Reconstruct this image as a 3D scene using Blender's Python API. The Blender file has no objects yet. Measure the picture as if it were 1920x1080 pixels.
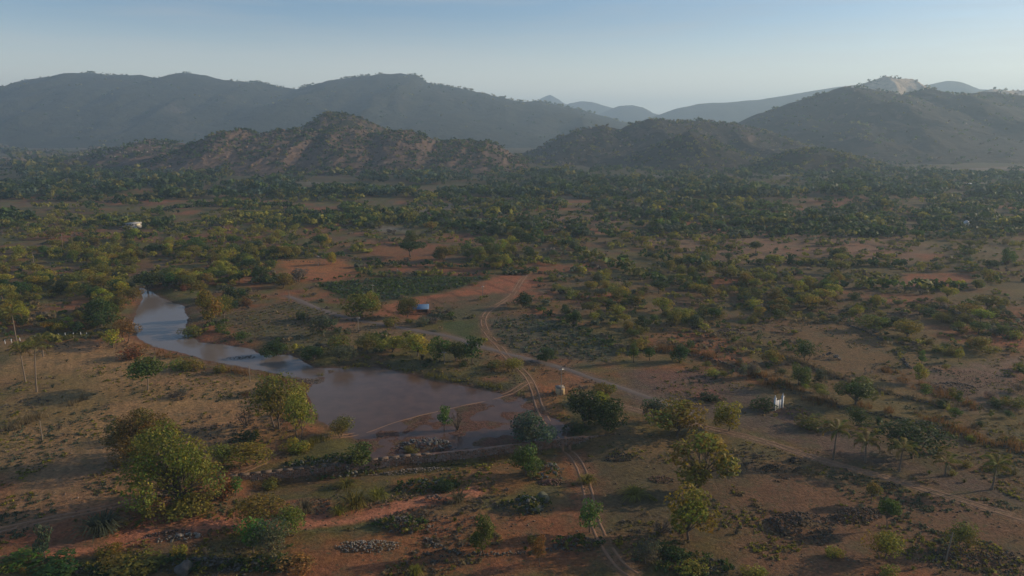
import bpy, math, random
import numpy as np
from mathutils import Vector, Quaternion

# ------------------------------------------------------------------ camera, light, exposure
SC = bpy.context.scene
COL = SC.collection
F, CX, CY, PITCH, CAMZ = 1371.0, 960.0, 540.0, math.radians(12.5), 55.0   # measured on the 1920 px wide photograph
cam_data = bpy.data.cameras.new("camera")
cam_data.sensor_width = 36.0
cam_data.lens = 36.0 * F / 1920.0
cam_data.clip_start = 1.0
cam_data.clip_end = 30000.0
cam = bpy.data.objects.new("camera", cam_data)
COL.objects.link(cam)
cam.location = (0, 0, CAMZ)
cam.rotation_euler = (math.radians(90) - PITCH, 0, 0)
SC.camera = cam

SUN_EL, SUN_AZ = math.radians(17.0), math.radians(76.0)    # azimuth clockwise from the view direction (+Y)
SKY_STRENGTH, SUN_STRENGTH, EXPOSURE = 0.100, 3.9, 0.50
world = bpy.data.worlds.new("World")
SC.world = world
world.use_nodes = True
wn, wl = world.node_tree.nodes, world.node_tree.links
wn.clear()
w_out = wn.new("ShaderNodeOutputWorld")
w_bg = wn.new("ShaderNodeBackground")
w_sky = wn.new("ShaderNodeTexSky")
w_sky.sky_type = 'NISHITA'
w_sky.sun_disc = False
w_sky.sun_elevation = SUN_EL
w_sky.sun_rotation = SUN_AZ
w_sky.altitude = 500
w_sky.air_density = 1.0
w_sky.dust_density = 1.6
w_sky.ozone_density = 3.5
# thin, wind-drawn cirrus: streaks of a slightly paler white over the blue
w_tc = wn.new("ShaderNodeTexCoord")
w_map = wn.new("ShaderNodeMapping")
w_map.inputs['Scale'].default_value = (2.2, 2.2, 26.0)
w_map.inputs['Rotation'].default_value = (0.03, 0.05, 0.0)
w_noise = wn.new("ShaderNodeTexNoise")
w_noise.inputs['Scale'].default_value = 2.0
w_noise.inputs['Detail'].default_value = 7.0
w_noise.inputs['Roughness'].default_value = 0.6
w_ramp = wn.new("ShaderNodeMapRange")
w_ramp.inputs['From Min'].default_value = 0.42
w_ramp.inputs['From Max'].default_value = 0.78
w_ramp.inputs['To Max'].default_value = 0.40
w_mix = wn.new("ShaderNodeMix")
w_mix.data_type = 'RGBA'
w_mix.inputs[7].default_value = (3.4, 3.6, 3.9, 1)
wl.new(w_tc.outputs['Generated'], w_map.inputs['Vector'])
wl.new(w_map.outputs['Vector'], w_noise.inputs['Vector'])
wl.new(w_noise.outputs['Fac'], w_ramp.inputs['Value'])
wl.new(w_ramp.outputs['Result'], w_mix.inputs[0])
wl.new(w_sky.outputs['Color'], w_mix.inputs[6])
# the pale band of dusty air that lies along the whole horizon
w_sep = wn.new("ShaderNodeSeparateXYZ")
wl.new(w_tc.outputs['Generated'], w_sep.inputs['Vector'])
w_band = wn.new("ShaderNodeMapRange")
w_band.interpolation_type = 'SMOOTHSTEP'
w_band.inputs['From Min'].default_value = 0.15
w_band.inputs['From Max'].default_value = -0.02
w_band.inputs['To Max'].default_value = 0.78
wl.new(w_sep.outputs['Z'], w_band.inputs['Value'])
w_mix2 = wn.new("ShaderNodeMix")
w_mix2.data_type = 'RGBA'
w_mix2.inputs[7].default_value = (9.6, 9.1, 7.6, 1)
wl.new(w_band.outputs['Result'], w_mix2.inputs[0])
wl.new(w_mix.outputs[2], w_mix2.inputs[6])
wl.new(w_mix2.outputs[2], w_bg.inputs['Color'])
wl.new(w_bg.outputs['Background'], w_out.inputs['Surface'])
w_bg.inputs['Strength'].default_value = SKY_STRENGTH

sun_data = bpy.data.lights.new("sun", 'SUN')
sun_data.energy = SUN_STRENGTH
sun_data.angle = math.radians(0.5)
sun_data.color = (1.0, 0.79, 0.52)
sun = bpy.data.objects.new("sun", sun_data)
COL.objects.link(sun)
SUN_DIR = Vector((math.sin(SUN_AZ) * math.cos(SUN_EL), math.cos(SUN_AZ) * math.cos(SUN_EL), math.sin(SUN_EL)))
sun.rotation_euler = SUN_DIR.to_track_quat('Z', 'Y').to_euler()
sun.location = SUN_DIR * 500

SC.view_settings.view_transform = 'Standard'
SC.view_settings.look = 'None'
SC.view_settings.exposure = EXPOSURE
SC.view_settings.gamma = 1.0
SC.view_settings.use_curve_mapping = False
SC.render.engine = 'CYCLES'
SC.cycles.max_bounces = 4
SC.cycles.diffuse_bounces = 2
SC.cycles.glossy_bounces = 2
SC.cycles.transmission_bounces = 2
SC.cycles.volume_bounces = 0
SC.cycles.transparent_max_bounces = 4
SC.cycles.caustics_reflective = False
SC.cycles.caustics_refractive = False

# ------------------------------------------------------------------ numbers, noise, polygons
rng = np.random.default_rng(7)
rnd = random.Random(11)


def _hash(ix, iy, seed):
    h = (ix.astype(np.int64) * 374761393 + iy.astype(np.int64) * 668265263 + seed * 1442695041) & 0xFFFFFFFF
    h = ((h ^ (h >> 13)) * 1274126177) & 0xFFFFFFFF
    h = ((h ^ (h >> 16)) * 2246822519) & 0xFFFFFFFF
    return ((h ^ (h >> 15)) & 0xFFFFFF) / float(0xFFFFFF)


def vnoise(x, y, seed=0):
    x, y = np.asarray(x, float), np.asarray(y, float)
    fx, fy = np.floor(x), np.floor(y)
    tx, ty = x - fx, y - fy
    tx, ty = tx * tx * (3 - 2 * tx), ty * ty * (3 - 2 * ty)
    ix, iy = fx.astype(np.int64), fy.astype(np.int64)
    a, b = _hash(ix, iy, seed), _hash(ix + 1, iy, seed)
    c, d = _hash(ix, iy + 1, seed), _hash(ix + 1, iy + 1, seed)
    return (a + (b - a) * tx) * (1 - ty) + (c + (d - c) * tx) * ty


def fbm(x, y, octaves=4, seed=0, gain=0.5):
    """about 0..1, mean 0.5"""
    s, amp, tot = 0.0, 1.0, 0.0
    for k in range(octaves):
        s = s + amp * vnoise(x * 2 ** k + 17.3 * k, y * 2 ** k - 9.1 * k, seed + k)
        tot += amp
        amp *= gain
    return s / tot


def ridged(x, y, octaves=4, seed=0):
    s, amp, tot = 0.0, 1.0, 0.0
    for k in range(octaves):
        n = 1 - np.abs(2 * vnoise(x * 2 ** k + 5.7 * k, y * 2 ** k + 3.3 * k, seed + k) - 1)
        s = s + amp * n
        tot += amp
        amp *= 0.5
    return s / tot


def smooth(e0, e1, x):
    t = np.clip((np.asarray(x, float) - e0) / (e1 - e0), 0, 1)
    return t * t * (3 - 2 * t)


def ray(px, py):
    """direction (world) of the photograph's pixel"""
    u, v = (px - CX) / F, (CY - py) / F
    c, s = math.cos(PITCH), math.sin(PITCH)
    return np.array([u, c + v * s, -s + v * c])


def flat(px, py, z=0.0):
    d = ray(px, py)
    t = (z - CAMZ) / min(d[2], -1e-4)
    return (d[0] * t, d[1] * t)


def project(x, y, z):
    c, s = math.cos(PITCH), math.sin(PITCH)
    dz = z - CAMZ
    depth = y * c - dz * s
    up = y * s + dz * c
    return CX + F * x / depth, CY - F * up / depth


def poly(pts, z=0.0):
    return np.array([flat(a, b, z) for a, b in pts])


def signed(P, x, y):
    """signed distance to a closed polygon, positive inside"""
    x, y = np.asarray(x, float), np.asarray(y, float)
    best = np.full(x.shape, 1e18)
    inside = np.zeros(x.shape, bool)
    n = len(P)
    for i in range(n):
        (ax, ay), (bx, by) = P[i], P[(i + 1) % n]
        dx, dy = bx - ax, by - ay
        t = np.clip(((x - ax) * dx + (y - ay) * dy) / (dx * dx + dy * dy + 1e-12), 0, 1)
        best = np.minimum(best, (x - ax - t * dx) ** 2 + (y - ay - t * dy) ** 2)
        cond = (ay > y) != (by > y)
        with np.errstate(divide='ignore', invalid='ignore'):
            xi = ax + (y - ay) * dx / (dy if dy != 0 else 1e-12)
        inside ^= cond & (x < xi)
    d = np.sqrt(best)
    return np.where(inside, d, -d)


def near_line(P, x, y):
    """(distance, parameter 0..len-1) to an open polyline"""
    x, y = np.asarray(x, float), np.asarray(y, float)
    best = np.full(x.shape, 1e18)
    for i in range(len(P) - 1):
        (ax, ay), (bx, by) = P[i], P[i + 1]
        dx, dy = bx - ax, by - ay
        t = np.clip(((x - ax) * dx + (y - ay) * dy) / (dx * dx + dy * dy + 1e-12), 0, 1)
        best = np.minimum(best, (x - ax - t * dx) ** 2 + (y - ay - t * dy) ** 2)
    return np.sqrt(best)


def spline(pts, step):
    """Catmull-Rom through points, resampled about every STEP metres"""
    P = [np.array(p, float) for p in pts]
    P = [2 * P[0] - P[1]] + P + [2 * P[-1] - P[-2]]
    out = []
    for i in range(1, len(P) - 2):
        a, b, c, d = P[i - 1], P[i], P[i + 1], P[i + 2]
        n = max(2, int(np.linalg.norm(c - b) / step))
        for k in range(n):
            t = k / n
            out.append(0.5 * (2 * b + (c - a) * t + (2 * a - 5 * b + 4 * c - d) * t * t + (3 * b - a - 3 * c + d) * t ** 3))
    out.append(P[-2])
    return np.array(out)


# ------------------------------------------------------------------ object helpers
def mesh_np(name, verts, faces, mats=(), colors=None, mat_index=None, smooth_shade=False):
    """a mesh from numpy arrays: verts (n,3); faces (m,k) with k = 3 or 4, or a list of such arrays"""
    me = bpy.data.meshes.new(name)
    verts = np.asarray(verts, np.float32)
    fl = faces if isinstance(faces, list) else [faces]
    fl = [np.asarray(f, np.int32) for f in fl if len(f)]
    me.vertices.add(len(verts))
    me.vertices.foreach_set("co", verts.ravel())
    loops = np.concatenate([f.ravel() for f in fl])
    counts = np.concatenate([np.full(len(f), f.shape[1], np.int32) for f in fl])
    me.loops.add(len(loops))
    me.loops.foreach_set("vertex_index", loops)
    me.polygons.add(len(counts))
    starts = np.concatenate([[0], np.cumsum(counts)[:-1]]).astype(np.int32)
    me.polygons.foreach_set("loop_start", starts)
    for m in mats:
        me.materials.append(m)
    if mat_index is not None:
        me.polygons.foreach_set("material_index", np.asarray(mat_index, np.int32))
    if smooth_shade:
        me.polygons.foreach_set("use_smooth", np.ones(len(counts), bool))
    if colors is not None:
        at = me.color_attributes.new("Col", 'FLOAT_COLOR', 'POINT')
        c = np.ones((len(verts), 4), np.float32)
        c[:, :3] = colors
        at.data.foreach_set("color", c.ravel())
    me.update()
    me.validate()
    return me


def link(name, data, parent=None, kind=None, loc=None):
    o = bpy.data.objects.new(name, data)
    COL.objects.link(o)
    if parent is not None:
        o.parent = parent
    if kind:
        o['kind'] = kind
    if loc is not None:
        o.location = loc
    return o


def tag(o, label, cat, group=None):
    o['label'] = label
    o['category'] = cat
    if group:
        o['group'] = group
    return o


def thing(name, label, cat, loc=(0, 0, 0), rz=0.0, group=None):
    o = link(name, None)
    o.location = loc
    o.rotation_euler = (0, 0, rz)
    return tag(o, label, cat, group)


class MB:
    """collects boxes, tubes and quads into one mesh"""

    def __init__(self):
        self.v, self.f4, self.f3 = [], [], []

    def box(self, x0, x1, y0, y1, z0, z1):
        b = len(self.v)
        self.v += [(x0, y0, z0), (x1, y0, z0), (x1, y1, z0), (x0, y1, z0), (x0, y0, z1), (x1, y0, z1), (x1, y1, z1), (x0, y1, z1)]
        self.f4 += [(b, b + 3, b + 2, b + 1), (b + 4, b + 5, b + 6, b + 7), (b, b + 1, b + 5, b + 4), (b + 1, b + 2, b + 6, b + 5), (b + 2, b + 3, b + 7, b + 6), (b + 3, b, b + 4, b + 7)]
        return self

    def tube(self, pts, radii, sides=6):
        pts = [np.array(p, float) for p in pts]
        b = len(self.v)
        for i, p in enumerate(pts):
            d = pts[min(i + 1, len(pts) - 1)] - pts[max(i - 1, 0)]
            d = d / (np.linalg.norm(d) + 1e-9)
            a = np.cross(d, (0.31, 0.95, 0.05))
            if np.linalg.norm(a) < 0.1:
                a = np.cross(d, (1, 0, 0))
            a /= np.linalg.norm(a)
            c = np.cross(d, a)
            for k in range(sides):
                t = 2 * math.pi * k / sides
                self.v.append(tuple(p + radii[i] * (math.cos(t) * a + math.sin(t) * c)))
        for i in range(len(pts) - 1):
            for k in range(sides):
                k2 = (k + 1) % sides
                self.f4.append((b + i * sides + k, b + i * sides + k2, b + (i + 1) * sides + k2, b + (i + 1) * sides + k))
        self.v.append(tuple(pts[-1]))
        e = len(self.v) - 1
        for k in range(sides):
            self.f3.append((b + (len(pts) - 1) * sides + k, b + (len(pts) - 1) * sides + (k + 1) % sides, e))
        return self

    def mesh(self, name, mat, smooth_shade=False):
        fl = [f for f in (np.array(self.f4, np.int32).reshape(-1, 4), np.array(self.f3, np.int32).reshape(-1, 3)) if len(f)]
        return mesh_np(name, np.array(self.v), fl, (mat,), smooth_shade=smooth_shade)

    def put(self, name, mat, parent=None, kind=None, smooth_shade=False):
        return link(name, self.mesh(name, mat, smooth_shade), parent, kind)


# ------------------------------------------------------------------ materials
def node_mat(name):
    m = bpy.data.materials.new(name)
    m.use_nodes = True
    n, l = m.node_tree.nodes, m.node_tree.links
    n.clear()
    out = n.new("ShaderNodeOutputMaterial")
    return m, n, l, out


def noise_node(n, l, scale, detail=6, rough=0.6, coord='Object', stretch=None):
    tc = n.new("ShaderNodeTexCoord")
    tx = n.new("ShaderNodeTexNoise")
    tx.inputs['Scale'].default_value = scale
    tx.inputs['Detail'].default_value = detail
    tx.inputs['Roughness'].default_value = rough
    if stretch:
        mp = n.new("ShaderNodeMapping")
        mp.inputs['Scale'].default_value = stretch
        l.new(tc.outputs[coord], mp.inputs['Vector'])
        l.new(mp.outputs['Vector'], tx.inputs['Vector'])
    else:
        l.new(tc.outputs[coord], tx.inputs['Vector'])
    return tx


def to_range(n, l, sock, a, b, c, d):
    r = n.new("ShaderNodeMapRange")
    r.inputs['From Min'].default_value = a
    r.inputs['From Max'].default_value = b
    r.inputs['To Min'].default_value = c
    r.inputs['To Max'].default_value = d
    l.new(sock, r.inputs['Value'])
    return r.outputs['Result']


def mixc(n, l, fac, a, b, mode='MIX'):
    m = n.new("ShaderNodeMix")
    m.data_type = 'RGBA'
    m.blend_type = mode
    for sock, val in ((m.inputs[0], fac), (m.inputs[6], a), (m.inputs[7], b)):
        if hasattr(val, 'links') or hasattr(val, 'is_linked'):
            l.new(val, sock)
        elif isinstance(val, (int, float)):
            sock.default_value = val
        else:
            sock.default_value = (*val, 1)
    return m.outputs[2]


def simple_mat(name, color, rough=0.8, var=0.35, scale=3.0, bump=0.15, metallic=0.0, attr=False, spec=0.3, color2=None):
    m, n, l, out = node_mat(name)
    p = n.new("ShaderNodeBsdfPrincipled")
    tx = noise_node(n, l, scale)
    base = color
    if attr:
        at = n.new("ShaderNodeAttribute")
        at.attribute_name = "Col"
        base = mixc(n, l, 1.0, at.outputs['Color'], color, 'MULTIPLY')
    if color2 is not None:
        base = mixc(n, l, to_range(n, l, tx.outputs['Fac'], 0.4, 0.62, 0, 1), base, color2)
    f = to_range(n, l, tx.outputs['Fac'], 0.25, 0.75, 1 - var, 1 + var)
    base = mixc(n, l, 1.0, base, f, 'MULTIPLY')
    l.new(base, p.inputs['Base Color'])
    p.inputs['Roughness'].default_value = rough
    p.inputs['Metallic'].default_value = metallic
    p.inputs['Specular IOR Level'].default_value = spec
    if bump:
        b = n.new("ShaderNodeBump")
        b.inputs['Strength'].default_value = bump
        b.inputs['Distance'].default_value = 0.1
        l.new(tx.outputs['Fac'], b.inputs['Height'])
        l.new(b.outputs['Normal'], p.inputs['Normal'])
    l.new(p.outputs['BSDF'], out.inputs['Surface'])
    return m


def foliage_mat(name, use_object=True, translucent=0.42):
    """leaf colour = per-leaf attribute x the object's own colour, with a little change from plant to plant"""
    m, n, l, out = node_mat(name)
    at = n.new("ShaderNodeAttribute")
    at.attribute_name = "Col"
    base = at.outputs['Color']
    if use_object:
        oi = n.new("ShaderNodeObjectInfo")
        base = mixc(n, l, 1.0, base, oi.outputs['Color'], 'MULTIPLY')
        hs = n.new("ShaderNodeHueSaturation")
        l.new(to_range(n, l, oi.outputs['Random'], 0, 1, 0.485, 0.515), hs.inputs['Hue'])
        l.new(to_range(n, l, oi.outputs['Random'], 0, 1, 0.8, 1.2), hs.inputs['Value'])
        l.new(base, hs.inputs['Color'])
        base = hs.outputs['Color']
    d = n.new("ShaderNodeBsdfPrincipled")
    d.inputs['Roughness'].default_value = 0.65
    d.inputs['Specular IOR Level'].default_value = 0.25
    t = n.new("ShaderNodeBsdfTranslucent")
    l.new(base, d.inputs['Base Color'])
    l.new(base, t.inputs['Color'])
    mx = n.new("ShaderNodeMixShader")
    mx.inputs[0].default_value = translucent
    l.new(d.outputs['BSDF'], mx.inputs[1])
    l.new(t.outputs['BSDF'], mx.inputs[2])
    l.new(mx.outputs[0], out.inputs['Surface'])
    return m


M_LEAF = foliage_mat("leaf")
M_SCRUB = foliage_mat("scrub_leaf", use_object=False)
M_BARK = simple_mat("bark", (0.11, 0.08, 0.06), 0.9, 0.4, 6, 0.4)
M_PALE_BARK = simple_mat("pale_bark", (0.15, 0.115, 0.085), 0.9, 0.35, 6, 0.4)
M_STONE = simple_mat("field_stone", (1, 1, 1), 0.85, 0.4, 2.5, 0.5, attr=False)
M_CONCRETE = simple_mat("concrete", (0.19, 0.16, 0.135), 0.85, 0.3, 1.5, 0.2)
M_WHITE = simple_mat("white_paint", (0.50, 0.51, 0.53), 0.6, 0.12, 2, 0.05)
M_GREY_WALL = simple_mat("grey_plaster", (0.30, 0.285, 0.28), 0.8, 0.2, 1, 0.05)
M_CREAM = simple_mat("cream_plaster", (0.62, 0.55, 0.38), 0.8, 0.2, 1, 0.05)
M_BLUE = simple_mat("blue_sheet", (0.075, 0.14, 0.25), 0.6, 0.15, 1.5, 0.03)
M_DARK = simple_mat("dark_opening", (0.03, 0.03, 0.03), 0.5, 0.1, 2, 0.0)
M_BRICK = simple_mat("raw_brick", (0.38, 0.17, 0.10), 0.9, 0.3, 4, 0.2)
M_TAN = simple_mat("tan_render", (0.46, 0.34, 0.20), 0.85, 0.2, 2, 0.1)
M_WOOD = simple_mat("weathered_wood", (0.17, 0.135, 0.10), 0.9, 0.25, 8, 0.2)
M_METAL = simple_mat("galvanised_metal", (0.45, 0.46, 0.47), 0.45, 0.15, 5, 0.0, metallic=0.7)

# ================================================================== TERRAIN
WATER_Z = -0.5
POND_PX = [(262, 539), (285, 548), (318, 566), (345, 572), (352, 600), (350, 618), (372, 642), (432, 648), (470, 655), (492, 666), (545, 664),
           (590, 690), (640, 690), (700, 688), (760, 700), (820, 716), (890, 728), (945, 738), (985, 748), (1010, 775), (1050, 790), (1075, 806),
           (1055, 820), (950, 834), (860, 846), (770, 852), (700, 862), (690, 840), (650, 812), (600, 790), (585, 760), (575, 735), (588, 712),
           (540, 706), (495, 696), (440, 686), (390, 676), (340, 662), (292, 650), (262, 636), (248, 604), (258, 580), (268, 560)]
POND = poly(POND_PX, WATER_Z)
DAM_PX = [(402, 897), (480, 888), (560, 879), (640, 870), (700, 863), (780, 854), (860, 846), (950, 836), (1010, 829), (1060, 822), (1110, 817), (1155, 812)]
DAM = spline([flat(a, b) for a, b in DAM_PX], 0.8)
MUD = poly([(585, 822), (640, 812), (690, 800), (740, 783), (820, 764), (900, 747), (965, 730), (1012, 760), (1070, 805), (1050, 824), (950, 838), (860, 849), (700, 866), (640, 842)], WATER_Z)
STONY = poly([(425, 650), (480, 658), (500, 690), (450, 690), (400, 672)], WATER_Z)
NECK = poly([(562, 682), (600, 686), (640, 694), (612, 716), (590, 735), (566, 712)], WATER_Z)
LOW = poly([(400, 903), (560, 884), (700, 868), (860, 851), (950, 842), (1060, 828), (1160, 818), (1150, 850), (1060, 900), (960, 935), (800, 950), (620, 960), (430, 960)])
TERR = [[(1180, 655), (1300, 668), (1400, 700), (1480, 735), (1580, 765), (1700, 790), (1800, 815), (1920, 850)],
        [(1380, 648), (1440, 662), (1520, 690), (1600, 720), (1690, 745), (1800, 770)],
        [(1590, 610), (1640, 630), (1680, 660), (1705, 690)]]
TERR = [np.array([flat(a, b) for a, b in t]) for t in TERR]


def gz(x, y):
    """height of the ground"""
    x, y = np.asarray(x, float), np.asarray(y, float)
    d = np.hypot(x, y)
    amp = np.clip(d / 260.0, 0.25, 3.0)
    z = amp * (fbm(x / 70, y / 70, 3, 21) - 0.5) * 1.6
    z = z + 0.25 * (fbm(x / 6, y / 6, 3, 25) - 0.5)
    near = (y < 330) & (np.abs(x) < 260)
    if near.any():
        xs, ys, zs = x[near], y[near], z[near]
        s = signed(POND, xs, ys) + 1.4 * (fbm(xs / 3.0, ys / 3.0, 3, 5) - 0.5)
        mud = smooth(-.5, 2.0, signed(MUD, xs, ys)) + .8 * smooth(-.5, 1.5, signed(STONY, xs, ys)) + .95 * smooth(-.5, 1.5, signed(NECK, xs, ys))
        flatz = WATER_Z - .015 + .34 * (fbm(xs / 4.5, ys / 4.5, 3, 51) - .47)
        keep = smooth(-14, -1.5, s)
        bank = np.where(s > 0, WATER_Z - np.clip(s * 0.18, 0, 0.9), WATER_Z + np.clip(-s * 0.16, 0, 0.8) )
        bank = np.where(s > 0, bank + (flatz - bank) * np.clip(mud, 0, 1), bank)
        zs = zs * (1 - keep) + bank * keep
        yd = np.interp(xs, DAM[:, 0], DAM[:, 1])
        ends = smooth(-1, 9, xs - DAM[0, 0]) * smooth(-1, 9, DAM[-1, 0] - xs)
        lo = smooth(.1, .9, yd - ys) * np.exp(-np.clip(yd - ys, 0, None) / 11.0) * ends
        zs = zs * (1 - .6 * lo) - 2.1 * lo
        for k, T in enumerate(TERR):
            # gentle field steps on the slope to the right: higher beyond the bund
            n = near_line(T, xs, ys)
            side = np.interp(xs, T[:, 0], T[:, 1])
            inside = (xs > T[0, 0]) & (xs < T[-1, 0])
            zs = zs + np.where(inside & (ys > side), 0.5 * np.exp(-np.clip(ys - side, 0, None) / 18.0) * smooth(0, 1.5, ys - side) * smooth(0, 12, xs - T[0, 0]) * smooth(0, 12, T[-1, 0] - xs), 0)
        z = z.copy()
        z[near] = zs
    return z


def gz1(x, y):
    return float(gz(np.array([x]), np.array([y]))[0])


HT = {}


def gzq(x, y):
    """the same from a half-metre table (near ground), bilinear"""
    if not (-249 < x < 249 and 41 < y < 334):
        return gz1(x, y)
    if not HT:
        xs, ys = np.arange(-250, 250.1, .5), np.arange(40, 335.1, .5)
        Y, X = np.meshgrid(ys, xs, indexing='ij')
        HT['z'] = gz(X.ravel(), Y.ravel()).reshape(X.shape)
    a, b = (y - 40) * 2, (x + 250) * 2
    i, j = int(a), int(b)
    t, u = a - i, b - j
    z = HT['z']
    return float((z[i, j] * (1 - u) + z[i, j + 1] * u) * (1 - t) + (z[i + 1, j] * (1 - u) + z[i + 1, j + 1] * u) * t)


def G(px, py):
    """the ground point under a pixel of the photograph"""
    z = 0.0
    for _ in range(4):
        x, y = flat(px, py, z)
        z = gzq(x, y)
    return np.array([x, y, z])


# soil and cover colours (albedo)
RED, BROWN, DRY, OLIVE = (.300, .100, .046), (.160, .086, .043), (.230, .150, .058), (.112, .105, .026)
GREEN, PINK, ORANGE, TANC, VIVID = (.060, .085, .026), (.270, .150, .092), (.400, .145, .050), (.400, .225, .100), (.40, .085, .035)
GREYG, PURPLE, ROCKC = (.088, .092, .062), (.120, .082, .072), (.21, .19, .18)
ZONES = [  # pixel outline, colour, strength, softness in metres
    ([(0, 640), (240, 640), (300, 670), (480, 720), (490, 800), (470, 850), (380, 900), (200, 950), (0, 990)], TANC, .85, 4),
    ([(0, 845), (140, 830), (260, 850), (260, 900), (150, 945), (0, 965)], (.15, .105, .07), .5, 4),  # cast shadow of the big tree painted in, with sparse dark cover
    ([(0, 690), (120, 690), (250, 740), (150, 790), (0, 820)], OLIVE, .45, 6),
    ([(0, 1000), (200, 985), (400, 955), (560, 925), (690, 940), (900, 905), (900, 925), (720, 965), (560, 985), (330, 1010), (120, 1050), (0, 1060)], RED, .85, 1.2),
    ([(540, 1010), (700, 1000), (860, 960), (1050, 960), (1100, 1060), (1080, 1079), (520, 1079)], RED, .75, 2),
    ([(700, 880), (1040, 850), (1060, 880), (960, 920), (760, 930)], (.25, .105, .042), .8, 2),
    ([(690, 800), (960, 760), (1060, 800), (1050, 822), (950, 836), (700, 862)], RED, .8, 2),
    ([(985, 720), (1040, 715), (1060, 780), (1020, 800), (975, 770)], ORANGE, .6, 1.5),
    ([(1045, 830), (1095, 828), (1130, 900), (1120, 1000), (1080, 1000), (1060, 900)], RED, .8, 1.2),
    ([(1000, 690), (1130, 700), (1090, 740), (1000, 745)], RED, .6, 2),
    ([(700, 590), (720, 572), (780, 558), (900, 540), (925, 518), (960, 512), (1010, 528), (985, 548), (870, 560), (820, 578), (790, 600)], (.36, .125, .062), .95, 1.5),
    ([(520, 487), (650, 486), (672, 512), (640, 528), (540, 520)], ORANGE, .9, 3),
    ([(690, 455), (790, 452), (860, 470), (830, 490), (700, 490)], RED, .7, 4),
    ([(585, 528), (760, 518), (930, 518), (850, 546), (730, 566), (640, 560)], (.045, .068, .022), .95, 2),
    ([(410, 592), (540, 562), (640, 585), (610, 650), (450, 640)], (.125, .105, .058), .8, 3),
    ([(905, 600), (1000, 588), (1080, 610), (1160, 650), (1140, 680), (1010, 672), (950, 655)], GREYG, .9, 2),
    ([(800, 560), (960, 548), (905, 600), (840, 600), (800, 590)], (.09, .085, .045), .7, 2),
    ([(600, 684), (700, 676), (820, 700), (945, 722), (985, 742), (940, 738), (820, 716), (700, 690), (610, 696)], (.055, .048, .022), .9, 1.5),  # far pond bank: shadow painted dark, along with dark soil and weeds
    ([(830, 606), (898, 598), (908, 640), (855, 645)], GREEN, .9, 1),
    ([(620, 600), (760, 600), (900, 650), (780, 640), (640, 640)], PINK, .5, 3),
    ([(1700, 511), (1822, 509), (1818, 536), (1690, 538)], RED, .95, 2),
    ([(1010, 405), (1140, 403), (1160, 425), (1020, 425)], PINK, .8, 8),
    ([(1200, 435), (1500, 432), (1720, 440), (1720, 492), (1500, 480), (1280, 505)], PINK, .75, 8),
    ([(1300, 724), (1345, 730), (1352, 752), (1300, 748)], VIVID, .85, 1.2),
    ([(1440, 760), (1500, 765), (1530, 780), (1470, 790)], RED, .6, 1.5),
    ([(1180, 690), (1340, 700), (1460, 750), (1560, 800), (1700, 860), (1900, 920), (1919, 955), (1700, 890), (1400, 800), (1180, 745)], PURPLE, .8, 3),
    ([(1340, 910), (1440, 890), (1700, 920), (1919, 985), (1919, 1079), (1400, 1079)], (.190, .090, .052), .8, 3),
    ([(1090, 850), (1380, 850), (1440, 890), (1330, 990), (1110, 990)], (.115, .080, .045), .75, 3),
    ([(1730, 695), (1919, 670), (1919, 770), (1790, 770)], (.20, .130, .095), .85, 3),
    ([(1480, 598), (1640, 606), (1690, 680), (1570, 740), (1490, 690), (1440, 640)], (.185, .100, .048), .75, 3),
    ([(1740, 608), (1919, 622), (1919, 655), (1760, 640)], RED, .75, 2),
    ([(200, 368), (300, 366), (300, 378), (200, 380)], RED, .8, 10),
    ([(0, 345), (200, 345), (160, 362), (0, 365)], TANC, .7, 12),
    ([(230, 436), (300, 436), (290, 455), (225, 450)], RED, .7, 4),
    ([(780, 384), (905, 383), (900, 398), (790, 398)], ROCKC, .8, 8),
    ([(690, 423), (760, 424), (750, 434), (690, 434)], ROCKC, .7, 5),
    ([(1720, 328), (1765, 330), (1785, 338), (1780, 345), (1740, 340)], (.30, .28, .27), .9, 8),
    ([(900, 405), (980, 403), (1000, 425), (900, 430)], RED, .6, 6),
    ([(560, 505), (700, 515), (680, 530), (540, 525)], RED, .5, 4),
]
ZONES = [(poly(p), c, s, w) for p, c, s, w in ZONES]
TRACKS_PX = {  # centre line in pixels, full width (m), rut gap (m)
    'road': ([(540, 555), (600, 578), (660, 597), (740, 612), (840, 630), (900, 648), (950, 662), (1050, 688), (1150, 722), (1230, 750), (1310, 782)], 3.4, 0),
    'winding': ([(985, 515), (975, 530), (958, 555), (925, 578), (907, 597), (912, 622), (935, 648), (955, 672), (985, 700), (1003, 735), (1012, 760), (1030, 790), (1058, 820), (1085, 860), (1100, 910), (1110, 960), (1130, 1010), (1165, 1060), (1190, 1079)], 2.4, 1.3),
    'field': ([(1080, 738), (1150, 757), (1230, 778), (1330, 801), (1430, 826), (1530, 858), (1640, 890), (1760, 925), (1860, 955), (1960, 985)], 2.2, 1.2),
    'shore': ([(400, 905), (470, 876), (560, 838), (640, 815), (690, 803), (740, 785), (820, 765), (900, 748), (965, 730), (1000, 712)], 2.2, 1.2),
    'lower': ([(-40, 1002), (80, 975), (200, 950), (300, 925)], 2.0, 1.1),
    'village': ([(-20, 1060), (120, 1030), (280, 1000), (420, 975), (560, 974), (700, 958), (800, 932), (900, 915)], 3.4, 0),
}
TRACKS = {k: (spline([flat(a, b) for a, b in p], 0.7), w, g) for k, (p, w, g) in TRACKS_PX.items()}


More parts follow.
